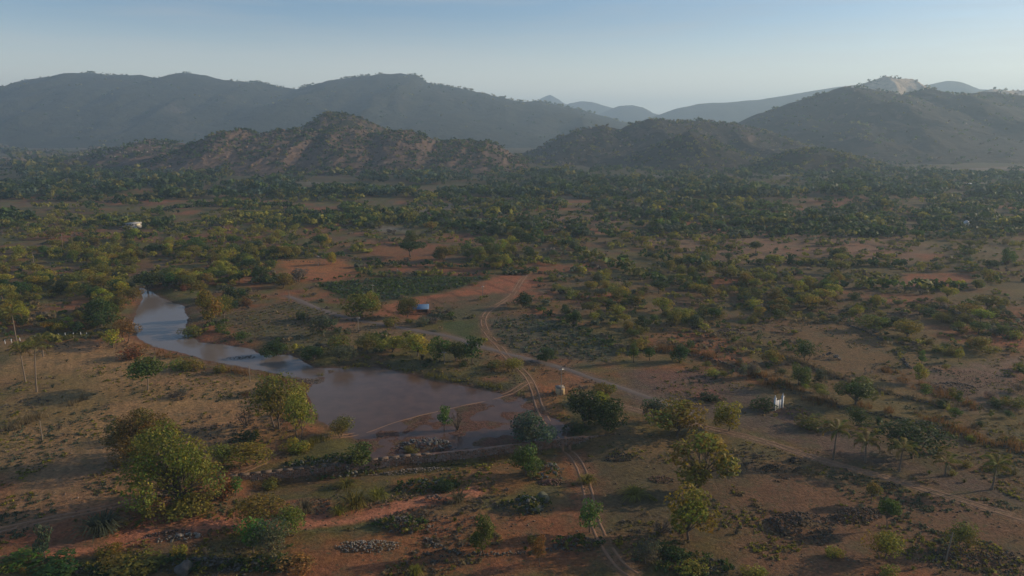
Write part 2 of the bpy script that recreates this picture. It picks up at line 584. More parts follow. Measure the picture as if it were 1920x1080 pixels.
def ground_color(x, y):
    d = np.hypot(x, y)
    n1, n2, n3 = fbm(x / 38, y / 38, 4, 31), fbm(x / 11, y / 11, 4, 37), fbm(x / 3.0, y / 3.0, 3, 41)
    right = smooth(-60, 120, x * 200 / np.maximum(y, 80))
    c = np.zeros(x.shape + (3,)) + np.array(BROWN)

    def lay(col, w):
        nonlocal c
        c = c + (np.array(col) - c) * np.clip(w, 0, 1)[..., None]
    lay(DRY, smooth(.45, .65, n1) * .55)
    lay(OLIVE, smooth(.36, .58, n2) * (.85 - .42 * right))
    lay(RED, smooth(.54, .70, fbm(x / 26, y / 26, 4, 53)) * .75)
    lay(GREYG, smooth(.55, .72, n3) * .35)
    # far off the scrub floor reads dark green, with pale fallow strips
    far = smooth(430, 800, y)
    lay((.050, .055, .024), far * .75)
    lay(PINK, far * smooth(.64, .72, fbm(x / 220, y / 60, 3, 61)) * .55)
    lay(ROCKC, far * smooth(.68, .74, fbm(x / 160, y / 40, 3, 67)) * .6)
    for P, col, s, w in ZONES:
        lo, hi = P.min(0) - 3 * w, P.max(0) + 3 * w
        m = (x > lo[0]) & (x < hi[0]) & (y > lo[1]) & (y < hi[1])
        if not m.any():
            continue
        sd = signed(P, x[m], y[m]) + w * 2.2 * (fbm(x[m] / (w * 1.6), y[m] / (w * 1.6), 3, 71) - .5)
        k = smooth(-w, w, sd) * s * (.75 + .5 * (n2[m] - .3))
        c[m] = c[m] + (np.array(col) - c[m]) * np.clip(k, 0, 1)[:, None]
    near = (y < 330) & (np.abs(x) < 260)
    xs, ys = x[near], y[near]
    cn = c[near]
    # beaten margins of the tracks
    for k, (T, w, g) in TRACKS.items():
        dd = near_line(T[::3], xs, ys) + 0.8 * (fbm(xs / 1.5, ys / 1.5, 2, 77) - .5)
        q = (1 - smooth(w * .35, w * .8, dd)) * (.6 if k != 'village' else .97)
        q = np.clip(q * (1.35 if k == 'field' else 1), 0, 1)
        col = {'road': (.16, .115, .09), 'field': (.27, .165, .10), 'village': (.42, .165, .090)}.get(k, (.22, .125, .07))
        cn = cn + (np.array(col) - cn) * q[:, None]
    # wet mud round the water
    s = signed(POND, xs, ys)
    q = smooth(-2.5, .5, s)
    cn = cn + (np.array((.115, .058, .044)) - cn) * (q * .9)[:, None]
    # ploughed beds: furrow lines across the red plots and the crop rows
    for zi, ang, step, dark in ((10, 0.55, 9.0, .45), (13, 0.15, 1.6, .35), (14, 1.05, 1.7, .40), (0, 0.5, 2.2, .12), (15, .25, 2.0, .2)):
        P = ZONES[zi][0]
        sd = signed(P, xs, ys)
        u = xs * math.cos(ang) + ys * math.sin(ang) + .5 * fbm(xs / 5, ys / 5, 2, 83)
        tri = np.abs(((u / step) % 1) - .5) * 2
        line = smooth(.80, .95, tri) if step > 5 else smooth(.4, .9, tri)
        cn = cn * (1 - (line * dark * smooth(0, 1.5, sd)))[:, None]
    c[near] = cn
    c = c * (0.60 + 0.36 * fbm(x / 1.3, y / 1.3, 3, 91))[..., None]
    return c


def ground_material():
    m, n, l, out = node_mat("ground_soil")
    p = n.new("ShaderNodeBsdfPrincipled")
    at = n.new("ShaderNodeAttribute")
    at.attribute_name = "Col"
    fine = noise_node(n, l, 1.6, 8, 0.72)
    mid = noise_node(n, l, 0.22, 6, 0.65)
    f = to_range(n, l, fine.outputs['Fac'], .30, .70, .45, 1.55)
    base = mixc(n, l, 1.0, at.outputs['Color'], f, 'MULTIPLY')
    g = to_range(n, l, mid.outputs['Fac'], .50, .66, 0, .55)
    base = mixc(n, l, g, base, (.090, .082, .040))
    # scattered dry tufts and stones
    vo = n.new("ShaderNodeTexVoronoi")
    vo.inputs['Scale'].default_value = 0.9
    tc = n.new("ShaderNodeTexCoord")
    l.new(tc.outputs['Object'], vo.inputs['Vector'])
    t = to_range(n, l, vo.outputs['Distance'], .12, .26, .8, 0)
    base = mixc(n, l, t, base, (.062, .062, .030))
    l.new(base, p.inputs['Base Color'])
    p.inputs['Roughness'].default_value = 0.95
    p.inputs['Specular IOR Level'].default_value = 0.15
    b = n.new("ShaderNodeBump")
    b.inputs['Strength'].default_value = 0.9
    b.inputs['Distance'].default_value = 0.35
    l.new(fine.outputs['Fac'], b.inputs['Height'])
    l.new(b.outputs['Normal'], p.inputs['Normal'])
    l.new(p.outputs['BSDF'], out.inputs['Surface'])
    return m


def build_ground():
    rows = list(np.linspace(-60, 52, 16))
    a = np.linspace(math.radians(45), math.radians(1.6), 600)
    rows += [CAMZ / math.tan(k) for k in a if CAMZ / math.tan(k) > 55]
    rows += list(np.geomspace(2050, 9000, 30))
    rows = np.array(rows)
    t = np.concatenate([np.linspace(-3.2, -1.02, 24), np.linspace(-1.0, 1.0, 760), np.linspace(1.02, 3.2, 24)])
    Y, T = np.meshgrid(rows, t, indexing='ij')
    X = T * (np.maximum(Y, 5) * .86 + 20)
    Z = gz(X.ravel(), Y.ravel())
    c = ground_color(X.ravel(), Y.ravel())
    nr, nc = Y.shape
    i = (np.arange(nr - 1)[:, None] * nc + np.arange(nc - 1)[None, :]).ravel()
    faces = np.stack([i, i + 1, i + nc + 1, i + nc], 1)
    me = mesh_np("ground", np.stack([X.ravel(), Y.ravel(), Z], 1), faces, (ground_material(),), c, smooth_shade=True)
    link("ground", me, kind='structure')


def build_water():
    m, n, l, out = node_mat("muddy_water")
    p = n.new("ShaderNodeBsdfPrincipled")
    tx = noise_node(n, l, 0.35, 5, .6)
    fine = noise_node(n, l, 1.1, 6, .65, stretch=(1, 2.2, 1))
    base = mixc(n, l, to_range(n, l, tx.outputs['Fac'], .35, .65, 0, 1), (.108, .060, .040), (.075, .043, .030))
    wtc = n.new("ShaderNodeTexCoord")
    wsx = n.new("ShaderNodeSeparateXYZ")
    l.new(wtc.outputs['Object'], wsx.inputs['Vector'])
    base = mixc(n, l, to_range(n, l, wsx.outputs['X'], -60, -22, 1, 0), base, (.150, .122, .104))     # muddy stream, its silvery sky reflection painted in as paler colour
    l.new(base, p.inputs['Base Color'])
    l.new(to_range(n, l, tx.outputs['Fac'], .3, .7, .03, .16), p.inputs['Roughness'])
    p.inputs['IOR'].default_value = 1.33
    p.inputs['Specular IOR Level'].default_value = .22
    b = n.new("ShaderNodeBump")
    b.inputs['Strength'].default_value = 0.10
    b.inputs['Distance'].default_value = 0.12
    l.new(fine.outputs['Fac'], b.inputs['Height'])
    l.new(b.outputs['Normal'], p.inputs['Normal'])
    l.new(p.outputs['BSDF'], out.inputs['Surface'])
    cen = POND.mean(0)
    # a sheet over the basin; the banks cut its outline
    lo, hi = POND.min(0) - 3, POND.max(0) + 3
    xs, ys = np.arange(lo[0], hi[0], 1.2), np.arange(lo[1], hi[1], 1.2)
    Y, X = np.meshgrid(ys, xs, indexing='ij')
    s = signed(POND, X.ravel(), Y.ravel())
    dam_side = near_line(DAM, X.ravel(), Y.ravel())
    ok = (s > -1.6).reshape(X.shape)
    # nothing beyond the dam
    yd = np.interp(X.ravel(), DAM[:, 0], DAM[:, 1], left=-1e9, right=-1e9).reshape(X.shape)
    ok &= Y > yd + .1
    nr, nc = X.shape
    q = ok[:-1, :-1] & ok[1:, :-1] & ok[:-1, 1:] & ok[1:, 1:]
    i = (np.arange(nr - 1)[:, None] * nc + np.arange(nc - 1)[None, :])[q]
    faces = np.stack([i, i + 1, i + nc + 1, i + nc], 1)
    used, inv = np.unique(faces, return_inverse=True)
    V = np.stack([X.ravel(), Y.ravel(), np.full(X.size, WATER_Z)], 1)[used]
    me = mesh_np("pond_water", V, inv.reshape(-1, 4), (m,))
    link("pond_water", me, kind='structure')


def build_tracks():
    mr = simple_mat("rut_soil", (.26, .150, .088), 0.95, .3, 1.2, .3, color2=(.19, .10, .058))
    mg = simple_mat("road_gravel", (.140, .110, .095), 0.95, .25, 1.0, .3, color2=(.11, .080, .065))

    def strip(name, C, offset, width, mat, seed):
        d = np.gradient(C, axis=0)
        nrm = np.stack([-d[:, 1], d[:, 0]], 1) / (np.linalg.norm(d, axis=1)[:, None] + 1e-9)
        s = np.arange(len(C)) * .7
        wob = .35 * (fbm(s / 4, s * 0 + seed, 3, 5) - .5)
        wid = width * (.65 + .7 * fbm(s / 2.2, s * 0 + seed + 9, 3, 6))
        rows = []
        for k in np.linspace(-.5, .5, 5):
            rows.append(C + nrm * (offset + wob + k * wid)[:, None])
        V = np.stack(rows, 1).reshape(-1, 2)
        z = gz(V[:, 0], V[:, 1])
        lift = np.tile([-.03, .045, .05, .045, -.03], len(C))
        keep = np.ones(len(C), bool)
        V3 = np.column_stack([V, z + lift])
        n = len(C)
        f = []
        for i in range(n - 1):
            if name == 'dirt_track' and vnoise(np.array([s[i] / 5.0]), np.array([seed * 3.1]), 8)[0] < (.12 if seed in (2.7, 3.3) else .30):
                continue           # worn away or grown over for a stretch
            for k in range(4):
                a = i * 5 + k
                f.append((a, a + 1, a + 6, a + 5))
        link(name, mesh_np(name, V3, np.array(f), (mat,), smooth_shade=True), kind='structure')
    sd = 0
    for k, (T, w, g) in TRACKS.items():
        sd += 1
        if k == 'road':
            strip('gravel_road', T, 0, 2.3, mg, sd)
        elif g:
            for sgn in (-1, 1):
                strip('dirt_track', T, sgn * g / 2, .50, mr, sd + sgn * .3)


# ------------------------------------------------------------------ hills
def hill_material(name, rock, veg, rock_amt, scale):
    """ROCK and VEG colours mixed by slope and noise"""
    m, n, l, out = node_mat(name)
    p = n.new("ShaderNodeBsdfPrincipled")
    at = n.new("ShaderNodeAttribute")
    at.attribute_name = "Col"        # red channel: how rocky
    sep = n.new("ShaderNodeSeparateColor")
    l.new(at.outputs['Color'], sep.inputs['Color'])
    tx = noise_node(n, l, scale, 9, .72)
    t2 = noise_node(n, l, scale * 5, 6, .7)
    streak = noise_node(n, l, scale * 1.5, 5, .6, stretch=(3.0, 3.0, .5))
    s = n.new("ShaderNodeMath")
    s.operation = 'ADD'
    l.new(sep.outputs['Red'], s.inputs[0])
    l.new(to_range(n, l, tx.outputs['Fac'], .3, .7, -.6, .6), s.inputs[1])
    fac = to_range(n, l, s.outputs[0], .75 - rock_amt, .95 - rock_amt, 0, 1)
    r = mixc(n, l, to_range(n, l, streak.outputs['Fac'], .35, .65, 0, .9), rock, tuple(c * .52 for c in rock))
    v = mixc(n, l, to_range(n, l, t2.outputs['Fac'], .4, .6, 0, 1), veg, tuple(c * .55 for c in veg))
    v = mixc(n, l, to_range(n, l, tx.outputs['Fac'], .5, .7, 0, .6), v, (veg[0] * 1.7, veg[1] * 1.25, veg[2] * 1.2))
    base = mixc(n, l, fac, v, r)
    l.new(base, p.inputs['Base Color'])
    p.inputs['Roughness'].default_value = .95
    p.inputs['Specular IOR Level'].default_value = .15
    b = n.new("ShaderNodeBump")
    b.inputs['Strength'].default_value = 0.9
    b.inputs['Distance'].default_value = 1.0 / scale * .12
    l.new(t2.outputs['Fac'], b.inputs['Height'])
    l.new(b.outputs['Normal'], p.inputs['Normal'])
    l.new(p.outputs['BSDF'], out.inputs['Surface'])
    return m


HILL_POINTS = {}      # name -> (verts grid) for scattering scrub and boulders


def build_hill(name, ridge_px, Y, foot, back, mat, nx=220, ny=70, rough=.10, spur=.35, fine=.02, seed=0, profile=1.0, rocky=.3, base=-4.0, key=None):
    """a ridge whose crest stands at forward distance Y and follows the photographed skyline; its slope runs down to FOOT towards the viewer"""
    P = []
    for a, b in ridge_px:
        d = ray(a, b)
        t = Y / d[1]
        P.append((d[0] * t, CAMZ + d[2] * t))
    P = np.array(P)
    xs = np.linspace(P[0, 0], P[-1, 0], nx)
    crest = np.interp(xs, P[:, 0], P[:, 1])
    span = (P[-1, 0] - P[0, 0]) / nx
    crest = crest + (fbm(xs / (span * 4), xs * 0 + seed, 4, 3, .6) - .5) * fine * max(20, crest.max())
    v = np.concatenate([np.linspace(0, 1, ny), 1 + np.linspace(0, 1, 14)[1:]])
    V, X = np.meshgrid(v, xs, indexing='ij')
    H = np.tile(crest, (len(v), 1))
    Yg = np.where(V <= 1, foot + (Y - foot) * V, Y + (back - Y) * (V - 1))
    L = (Y - foot)
    s = 1 - V                       # 1 at the foot, 0 at the crest
    warp = (fbm(X / (L * .35), Yg / (L * .9), 4, seed + 11) - .5) * 2 * spur
    s2 = np.where(V <= 1, np.clip(s * (1 + warp * (1 - s)), 0, 1.2), np.clip(V - 1, 0, 1))
    shape = np.where(V <= 1, (1 - smooth(0, 1, s2) * .55 - s2 * .45) , 1 - smooth(0, 1, s2))
    shape = np.clip(shape, 0, 1) ** profile
    gul = ridged(X / (L * .22) + .7 * fbm(Yg / (L * .3), X / (L * .3), 2, seed + 3), Yg / (L * .42), 5, seed + 5) - .62
    Z = base + (H - base) * shape + np.where(V <= 1, 1, 0) * gul * rough * (H - base) * np.clip(s * 3, 0, 1) * np.clip((1 - s) * 4, 0, 1)
    Xw = X + (fbm(X / 60, Yg / 60, 2, seed + 2) - .5) * span * .8
    nr, nc = X.shape
    i = (np.arange(nr - 1)[:, None] * nc + np.arange(nc - 1)[None, :]).ravel()
    faces = np.stack([i, i + 1, i + nc + 1, i + nc], 1)
    gy, gx = np.gradient(Z)
    dyy = np.gradient(Yg, axis=0) + 1e-6
    slope = np.abs(gy / dyy) + np.abs(gx / span)
    r = np.clip(rocky * (0.4 + slope * 1.2) + .55 * (fbm(X / (L * .12), Yg / (L * .12), 4, seed + 8) - .5), 0, 1)
    cl = np.stack([r.ravel(), slope.ravel(), r.ravel() * 0], 1)
    me = mesh_np(name, np.stack([Xw.ravel(), Yg.ravel(), Z.ravel()], 1), faces, (mat,), cl, smooth_shade=True)
    o = link(name, me, kind='structure')
    HILL_POINTS[key or o.name] = (Xw, Yg, Z, r)
    return o


ROCKY = hill_material("rocky_hill_soil", (.155, .100, .070), (.034, .038, .020), .48, .06)
DRYHILL = hill_material("scrub_hill_soil", (.12, .080, .058), (.042, .035, .022), .14, .02)
MOUNT = hill_material("mountain_forest", (.10, .085, .07), (.034, .038, .022), .10, .006)
PALE = hill_material("pale_crag", (.62, .46, .31), (.12, .10, .06), .55, .012)


def build_hills():
    build_hill("mountain", [(-420, 236), (-250, 215), (-100, 200), (0, 182), (60, 166), (95, 152), (125, 142), (180, 138), (215, 142), (250, 140), (300, 149), (325, 142), (350, 138), (385, 141),
                            (400, 147), (440, 153), (490, 154), (520, 161), (555, 166), (600, 156), (640, 148), (700, 140), (750, 137), (780, 141), (795, 152), (815, 159), (850, 162), (900, 173), (940, 184),
                            (970, 189), (1010, 188), (1050, 199), (1100, 209), (1140, 220), (1180, 233), (1240, 252), (1320, 280), (1400, 296)], 2900, 1850, 3900, MOUNT, 330, 80, .26, .5, .055, 3, 1.0, .28, key='A')
    build_hill("distant_peak", [(940, 240), (975, 215), (1000, 194), (1015, 184), (1032, 177), (1045, 185), (1058, 194), (1090, 205), (1130, 220), (1160, 236)], 6800, 6000, 7600, MOUNT, 80, 24, .1, .3, .02, 5, key='B')
    build_hill("distant_ridge", [(960, 236), (1020, 215), (1067, 194), (1090, 190), (1110, 191), (1150, 203), (1175, 210), (1220, 225), (1260, 240)], 6000, 5200, 6600, MOUNT, 80, 24, .1, .3, .02, 6, key='B2')
    build_hill("distant_ridge", [(1080, 240), (1120, 215), (1160, 199), (1185, 197), (1205, 201), (1225, 212), (1240, 216), (1280, 235)], 5200, 4600, 5800, MOUNT, 80, 24, .1, .3, .02, 7, key='B3')
    build_hill("distant_ridge", [(1150, 240), (1200, 228), (1230, 217), (1270, 203), (1310, 194), (1360, 192), (1420, 187), (1470, 180), (1520, 171), (1570, 163), (1640, 158), (1720, 165), (1745, 158), (1780, 151), (1800, 153),
                                 (1830, 166), (1870, 170), (1950, 170), (2100, 180), (2300, 225)], 4300, 3500, 5200, MOUNT, 160, 36, .12, .4, .02, 9, key='C')
    build_hill("pale_crag", [(1480, 230), (1540, 185), (1580, 165), (1610, 159), (1640, 149), (1660, 144), (1690, 146), (1710, 148), (1722, 157), (1735, 163), (1765, 185), (1800, 196), (1830, 176), (1860, 167), (1900, 170),
                             (1960, 164), (2060, 172), (2200, 215)], 2500, 2150, 2900, PALE, 200, 44, .22, .4, .05, 13, 1.0, .7, key='D')
    build_hill("scrub_hill", [(1180, 300), (1250, 268), (1330, 246), (1390, 232), (1410, 222), (1430, 212), (1480, 195), (1530, 178), (1560, 170), (1582, 163), (1622, 165), (1665, 175), (1690, 181), (1720, 169), (1745, 167),
                              (1775, 178), (1810, 176), (1850, 172), (1890, 180), (1920, 182), (2050, 175), (2250, 190), (2500, 240)], 1700, 1080, 2150, DRYHILL, 320, 80, .26, .45, .035, 17, 1.0, .35, key='E2')
    build_hill("scrub_hill", [(940, 300), (965, 292), (1010, 278), (1050, 258), (1090, 242), (1133, 235), (1163, 243), (1187, 232), (1220, 222), (1250, 225), (1280, 229), (1313, 225), (1340, 231), (1373, 232), (1430, 246),
                              (1500, 270), (1580, 292), (1650, 312)], 1300, 980, 1600, DRYHILL, 240, 60, .30, .45, .05, 19, 1.0, .42, key='E1')
    build_hill("scrub_hill", [(1170, 305), (1215, 284), (1260, 260), (1290, 247), (1330, 259), (1370, 281), (1420, 300), (1460, 312)], 1060, 880, 1250, DRYHILL, 110, 40, .12, .3, .04, 23, 1.0, .2, key='E3')
    build_hill("scrub_hill", [(1400, 315), (1430, 304), (1470, 288), (1520, 279), (1560, 283), (1600, 294), (1650, 310)], 950, 830, 1080, DRYHILL, 90, 30, .12, .3, .05, 29, 1.0, .2, key='E4')
    build_hill("rocky_hill", [(540, 270), (565, 246), (585, 227), (600, 217), (612, 211), (635, 212), (655, 214), (680, 221), (695, 229), (715, 239), (745, 252), (790, 275)], 1120, 960, 1280, ROCKY, 150, 60, .16, .3, .04, 31, .8, .30, key='F2')
    build_hill("rocky_hill", [(290, 312), (330, 291), (360, 274), (385, 263), (420, 248), (450, 243), (470, 247), (487, 254), (505, 247), (540, 243), (580, 246), (610, 250), (640, 240), (670, 240), (700, 252), (722, 252), (740, 244),
                              (770, 247), (800, 256), (820, 266), (850, 263), (872, 261), (890, 266), (910, 264), (930, 272), (960, 289), (990, 300)], 1010, 835, 1180, ROCKY, 420, 120, .20, .35, .05, 37, .62, .55, key='F')
    build_hill("rocky_hill", [(90, 318), (150, 302), (190, 283), (205, 277), (230, 279), (255, 268), (282, 261), (312, 264), (345, 270), (385, 280), (430, 300)], 1110, 930, 1250, ROCKY, 170, 50, .2, .4, .06, 41, .8, .45, key='G')


def build_shade_hill():
    """the end of the scrub range: it runs on towards the viewer past the frame's edge, and the low sun stands behind it"""
    xs, ys = np.linspace(175, 620, 90), np.linspace(-260, 300, 100)
    Y, X = np.meshgrid(ys, xs, indexing='ij')
    u = (X - 345) / np.where(X < 345, 150, 260)
    crest = 92 * smooth(260, 120, Y) * smooth(-250, -150, Y) * (.78 + .44 * fbm(Y / 60, Y * 0, 3, 71))
    Z = -3 + crest * np.clip(1 - u * u, 0, 1) ** 1.2 + 5 * (ridged(X / 50, Y / 50, 4, 9) - .6) * np.clip(1 - u * u, 0, 1)
    nr, nc = X.shape
    i = (np.arange(nr - 1)[:, None] * nc + np.arange(nc - 1)[None, :]).ravel()
    me = mesh_np("scrub_hill", np.stack([X.ravel(), Y.ravel(), Z.ravel()], 1), np.stack([i, i + 1, i + nc + 1, i + nc], 1), (DRYHILL,), np.full((X.size, 3), .3), smooth_shade=True)
    link("scrub_hill", me, kind='structure')  # added hill out of view, there to cast shade on the ground


def build_haze():
    b = MB().box(-9500, 9500, -420, 9400, -8, 350)
    m, n, l, out = node_mat("air")
    v = n.new("ShaderNodeVolumePrincipled")
    v.inputs['Color'].default_value = (.56, .78, 1.0, 1)
    v.inputs['Density'].default_value = HAZE
    v.inputs['Anisotropy'].default_value = 0.25
    l.new(v.outputs['Volume'], out.inputs['Volume'])
    b.put("haze", m, kind='stuff')


HAZE = 0.00021

# ================================================================== PLANTS
def leaf_quads(cen, nrm, size, r, aspect=.62):
    """one diamond-shaped leaf spray per centre"""
    n = len(cen)
    nrm = nrm / (np.linalg.norm(nrm, axis=1)[:, None] + 1e-9)
    t = r.normal(size=(n, 3))
    u = np.cross(nrm, t)
    u /= (np.linalg.norm(u, axis=1)[:, None] + 1e-9)
    v = np.cross(nrm, u)
    a, b = size[:, None] * u, size[:, None] * aspect * v
    V = np.stack([cen - a, cen - b * 1.0, cen + a, cen + b], 1).reshape(-1, 3)
    Fq = np.arange(4 * n).reshape(-1, 4)
    return V, Fq


def crown_points(n, lobes, r, shell=.62, zmin=-9):
    """positions, outward directions and lobe numbers over a set of lobes (x, y, z, rx, rz)"""
    w = np.array([l[3] ** 2 for l in lobes])
    k = r.choice(len(lobes), n, p=w / w.sum())
    L = np.array(lobes)[k]
    d = r.normal(size=(n, 3))
    d /= np.linalg.norm(d, axis=1)[:, None]
    rad = shell + (1 - shell) * r.random(n) ** .7
    rad *= .86 + .28 * vnoise(d[:, 0] * 2.2 + k * 7, d[:, 1] * 2.2 + d[:, 2] * 3.1, 5)
    P = L[:, :3] + d * rad[:, None] * np.stack([L[:, 3], L[:, 3], L[:, 4]], 1)
    keep = P[:, 2] > zmin
    return P[keep], d[keep], k[keep]


def lobes_round(r, n=9, w=.5, z0=.35, z1=1.0, rs=1.0):
    out = []
    for i in range(n):
        a = r.random() * 6.283
        h = r.random()
        rr = w * (.60 * math.sin(math.pi * (.25 + .6 * h)) * r.random() ** .5)
        rx = w * (.34 + .22 * r.random()) * rs
        rz = (z1 - z0) * (.22 + .12 * r.random()) * rs
        rr = rr * (1 + (1 - rs) * .9)
        out.append((rr * math.cos(a), rr * math.sin(a), z0 + rz * .8 + h * (z1 - z0 - 1.7 * rz), rx, rz))
    return out


def lobes_flat(r, n=9, w=.5, z0=.55, z1=1.0):
    out = []
    for i in range(n):
        a = 6.283 * (i + r.random() * .6) / n
        rr = w * (.2 + .5 * r.random())
        rx = w * (.32 + .2 * r.random())
        rz = (z1 - z0) * (.25 + .15 * r.random())
        out.append((rr * math.cos(a), rr * math.sin(a), z0 + rz + (z1 - z0 - 2 * rz) * (1 - rr / w) * (.6 + .4 * r.random()), rx, rz))
    return out


def lobes_slim(r, n=6):
    return [((r.random() - .5) * .35, (r.random() - .5) * .35, .45 + .45 * i / (n - 1), .28 + .1 * r.random() - .1 * (i / n), .14) for i in range(n)]


def lobes_bush(r, n=8):
    out = []
    for i in range(n):
        a, q = 6.283 * r.random(), .34 * r.random() ** .5
        rx = .17 + .16 * r.random()
        out.append((q * math.cos(a), q * math.sin(a), .18 + .42 * r.random() * (1 - q), rx, .22 + .2 * r.random()))
    return out


def crown_mesh(name, lobes, n, leaf, seed, mat, zmin=.02, sprig=.15):
    r = np.random.default_rng(seed)
    P, d, k = crown_points(n, lobes, r, zmin=zmin)
    lim = np.percentile(np.hypot(P[:, 0], P[:, 1]), 97)
    P[:, :2] *= .5 / lim
    P[:, 2] *= 1.0 / np.percentile(P[:, 2], 99)
    nr = d + r.normal(size=d.shape) * .8 + np.array([0, 0, .35])
    size = leaf * (.6 + .8 * r.random(len(P)))
    V, Fq = leaf_quads(P, nr, size, r)
    lob = np.random.default_rng(seed + 1).random((len(lobes), 3)) - .5
    hue = 1 + lob[k] * np.array([.5, .3, .3]) + (r.random((len(P), 1)) - .5) * .7
    yel = (r.random((len(P), 1)) < sprig) * np.array([[.55, .30, -.05]])
    c = np.repeat(np.clip(hue + yel, .25, 2.2), 4, axis=0)
    return mesh_np(name, V, Fq, (mat,), c)


def trunk_mesh(name, lobes, seed, mat, fork=.28, thick=.03, stems=1, lean=.05):
    """trunk with limbs running into the lobes"""
    r = random.Random(seed)
    mb = MB()
    for s in range(stems):
        a = 6.283 * s / max(1, stems) + r.random()
        foot = (0, 0, -.05) if stems == 1 else (.03 * math.cos(a), .03 * math.sin(a), -.05)
        top = (lean * math.cos(a) * (1 + 1.5 * (stems > 1)), lean * math.sin(a) * (1 + 1.5 * (stems > 1)), fork)
        mid = ((foot[0] + top[0]) / 2 + r.uniform(-.02, .02), (foot[1] + top[1]) / 2 + r.uniform(-.02, .02), fork * .5)
        mb.tube([foot, mid, top], [thick * 1.25, thick, thick * .85], 7)
        for (x, y, z, rx, rz) in lobes[s::stems]:
            m2 = (top[0] + (x - top[0]) * .45 + r.uniform(-.03, .03), top[1] + (y - top[1]) * .45 + r.uniform(-.03, .03), top[2] + (z - top[2]) * .55)
            mb.tube([top, m2, (x, y, z)], [thick * .62, thick * .42, thick * .16], 5)
            for q in range(2):
                e = (x + r.uniform(-1, 1) * rx * .8, y + r.uniform(-1, 1) * rx * .8, z + r.uniform(-.2, .8) * rz)
                mb.tube([m2, ((m2[0] + e[0]) / 2, (m2[1] + e[1]) / 2, (m2[2] + e[2]) / 2 + .02), e], [thick * .32, thick * .2, thick * .08], 4)
    return mb.mesh(name, mat)


def twig_mesh(name, seed, mat, n=22, spread=.5):
    """leafless, much-branched bush"""
    r = random.Random(seed)
    mb = MB()
    for i in range(n):
        a, q = r.random() * 6.283, r.uniform(.25, 1) * spread
        tip = np.array([q * math.cos(a), q * math.sin(a), r.uniform(.55, 1.0) * (1 - .35 * (q / spread) ** 2)])
        base = np.array([r.uniform(-.04, .04), r.uniform(-.04, .04), 0])
        mid = base * .5 + tip * .5 + np.array([r.uniform(-.07, .07), r.uniform(-.07, .07), r.uniform(.0, .1)])
        mb.tube([base, mid, tip], [.016, .011, .004], 4)
        for k in range(5):
            t = r.uniform(.35, .95)
            s = mid * (1 - t) + tip * t
            e = s + np.array([r.uniform(-.16, .16), r.uniform(-.16, .16), r.uniform(.02, .18)])
            mb.tube([s, (s + e) / 2 + np.array([0, 0, .015]), e], [.007, .005, .002], 3)
    return mb.mesh(name, mat)


def blade_mesh(name, seed, n, mat, droop=.5, width=.012, spread=.5):
    """a clump of arching blades"""
    r = np.random.default_rng(seed)
    V, Q, C = [], [], []
    for i in range(n):
        a = r.random() * 6.283
        q = spread * (.15 + .85 * r.random())
        h = .55 + .45 * r.random()
        d = np.array([math.cos(a), math.sin(a), 0])
        s = np.array([-d[1], d[0], 0]) * width * (.6 + .8 * r.random())
        f = d * r.random() * .12
        p = [f, f + d * q * .35 + [0, 0, h * .7], f + d * q * .75 + [0, 0, h * (1 - .12 * droop)], f + d * q * 1.15 + [0, 0, h * (1 - droop)]]
        b = len(V)
        for j, x in enumerate(p):
            k = (1, 1, .75, .15)[j]
            V += [x - s * k, x + s * k]
        for j in range(3):
            Q.append((b + 2 * j, b + 2 * j + 1, b + 2 * j + 3, b + 2 * j + 2))
        C += [np.full(3, .6 + .8 * r.random())] * 8
    return mesh_np(name, np.array(V), np.array(Q), (mat,), np.array(C))


def frond_mesh(name, seed, mat):
    """one palm frond 1 long: an arched midrib with hanging leaflets"""
    r = np.random.default_rng(seed)
    V, Q, C = [], [], []
    n = 15
    P = []
    for i in range(n + 1):
        t = i / n
        P.append(np.array([t * (1 - .18 * t * t), 0, .30 * math.sin(t * 1.9) - .42 * t * t * t]))
    for i in range(n):
        a, b = P[i], P[i + 1]
        k = len(V)
        w = .012 * (1 - i / n) + .003
        V += [a + [0, -w, 0], a + [0, w, 0], b + [0, w * .8, 0], b + [0, -w * .8, 0]]
        Q.append((k, k + 1, k + 2, k + 3))
        C += [np.array([1.1, .95, .8])] * 4
        if i < 2:
            continue
        L = .24 * math.sin(math.pi * (.12 + .83 * i / n)) + .03
        for sgn in (-1, 1):
            for half in (0, .5):
                p0 = a * (1 - half) + b * half
                dirv = np.array([.55, sgn * .8, -.35 - .35 * r.random()])
                tip = p0 + dirv * L * (.85 + .3 * r.random())
                m = (p0 + tip) / 2
                wv = np.array([.018, 0, .004])
                k = len(V)
                V += [p0, m - wv, tip, m + wv]
                Q.append((k, k + 1, k + 2, k + 3))
                C += [np.full(3, .7 + .6 * r.random())] * 4
    return mesh_np(name, np.array(V), np.array(Q), (mat,), np.array(C))


# ---- kinds of plant: (crown meshes, trunk meshes), 1 high and 1 wide
KINDS = {}


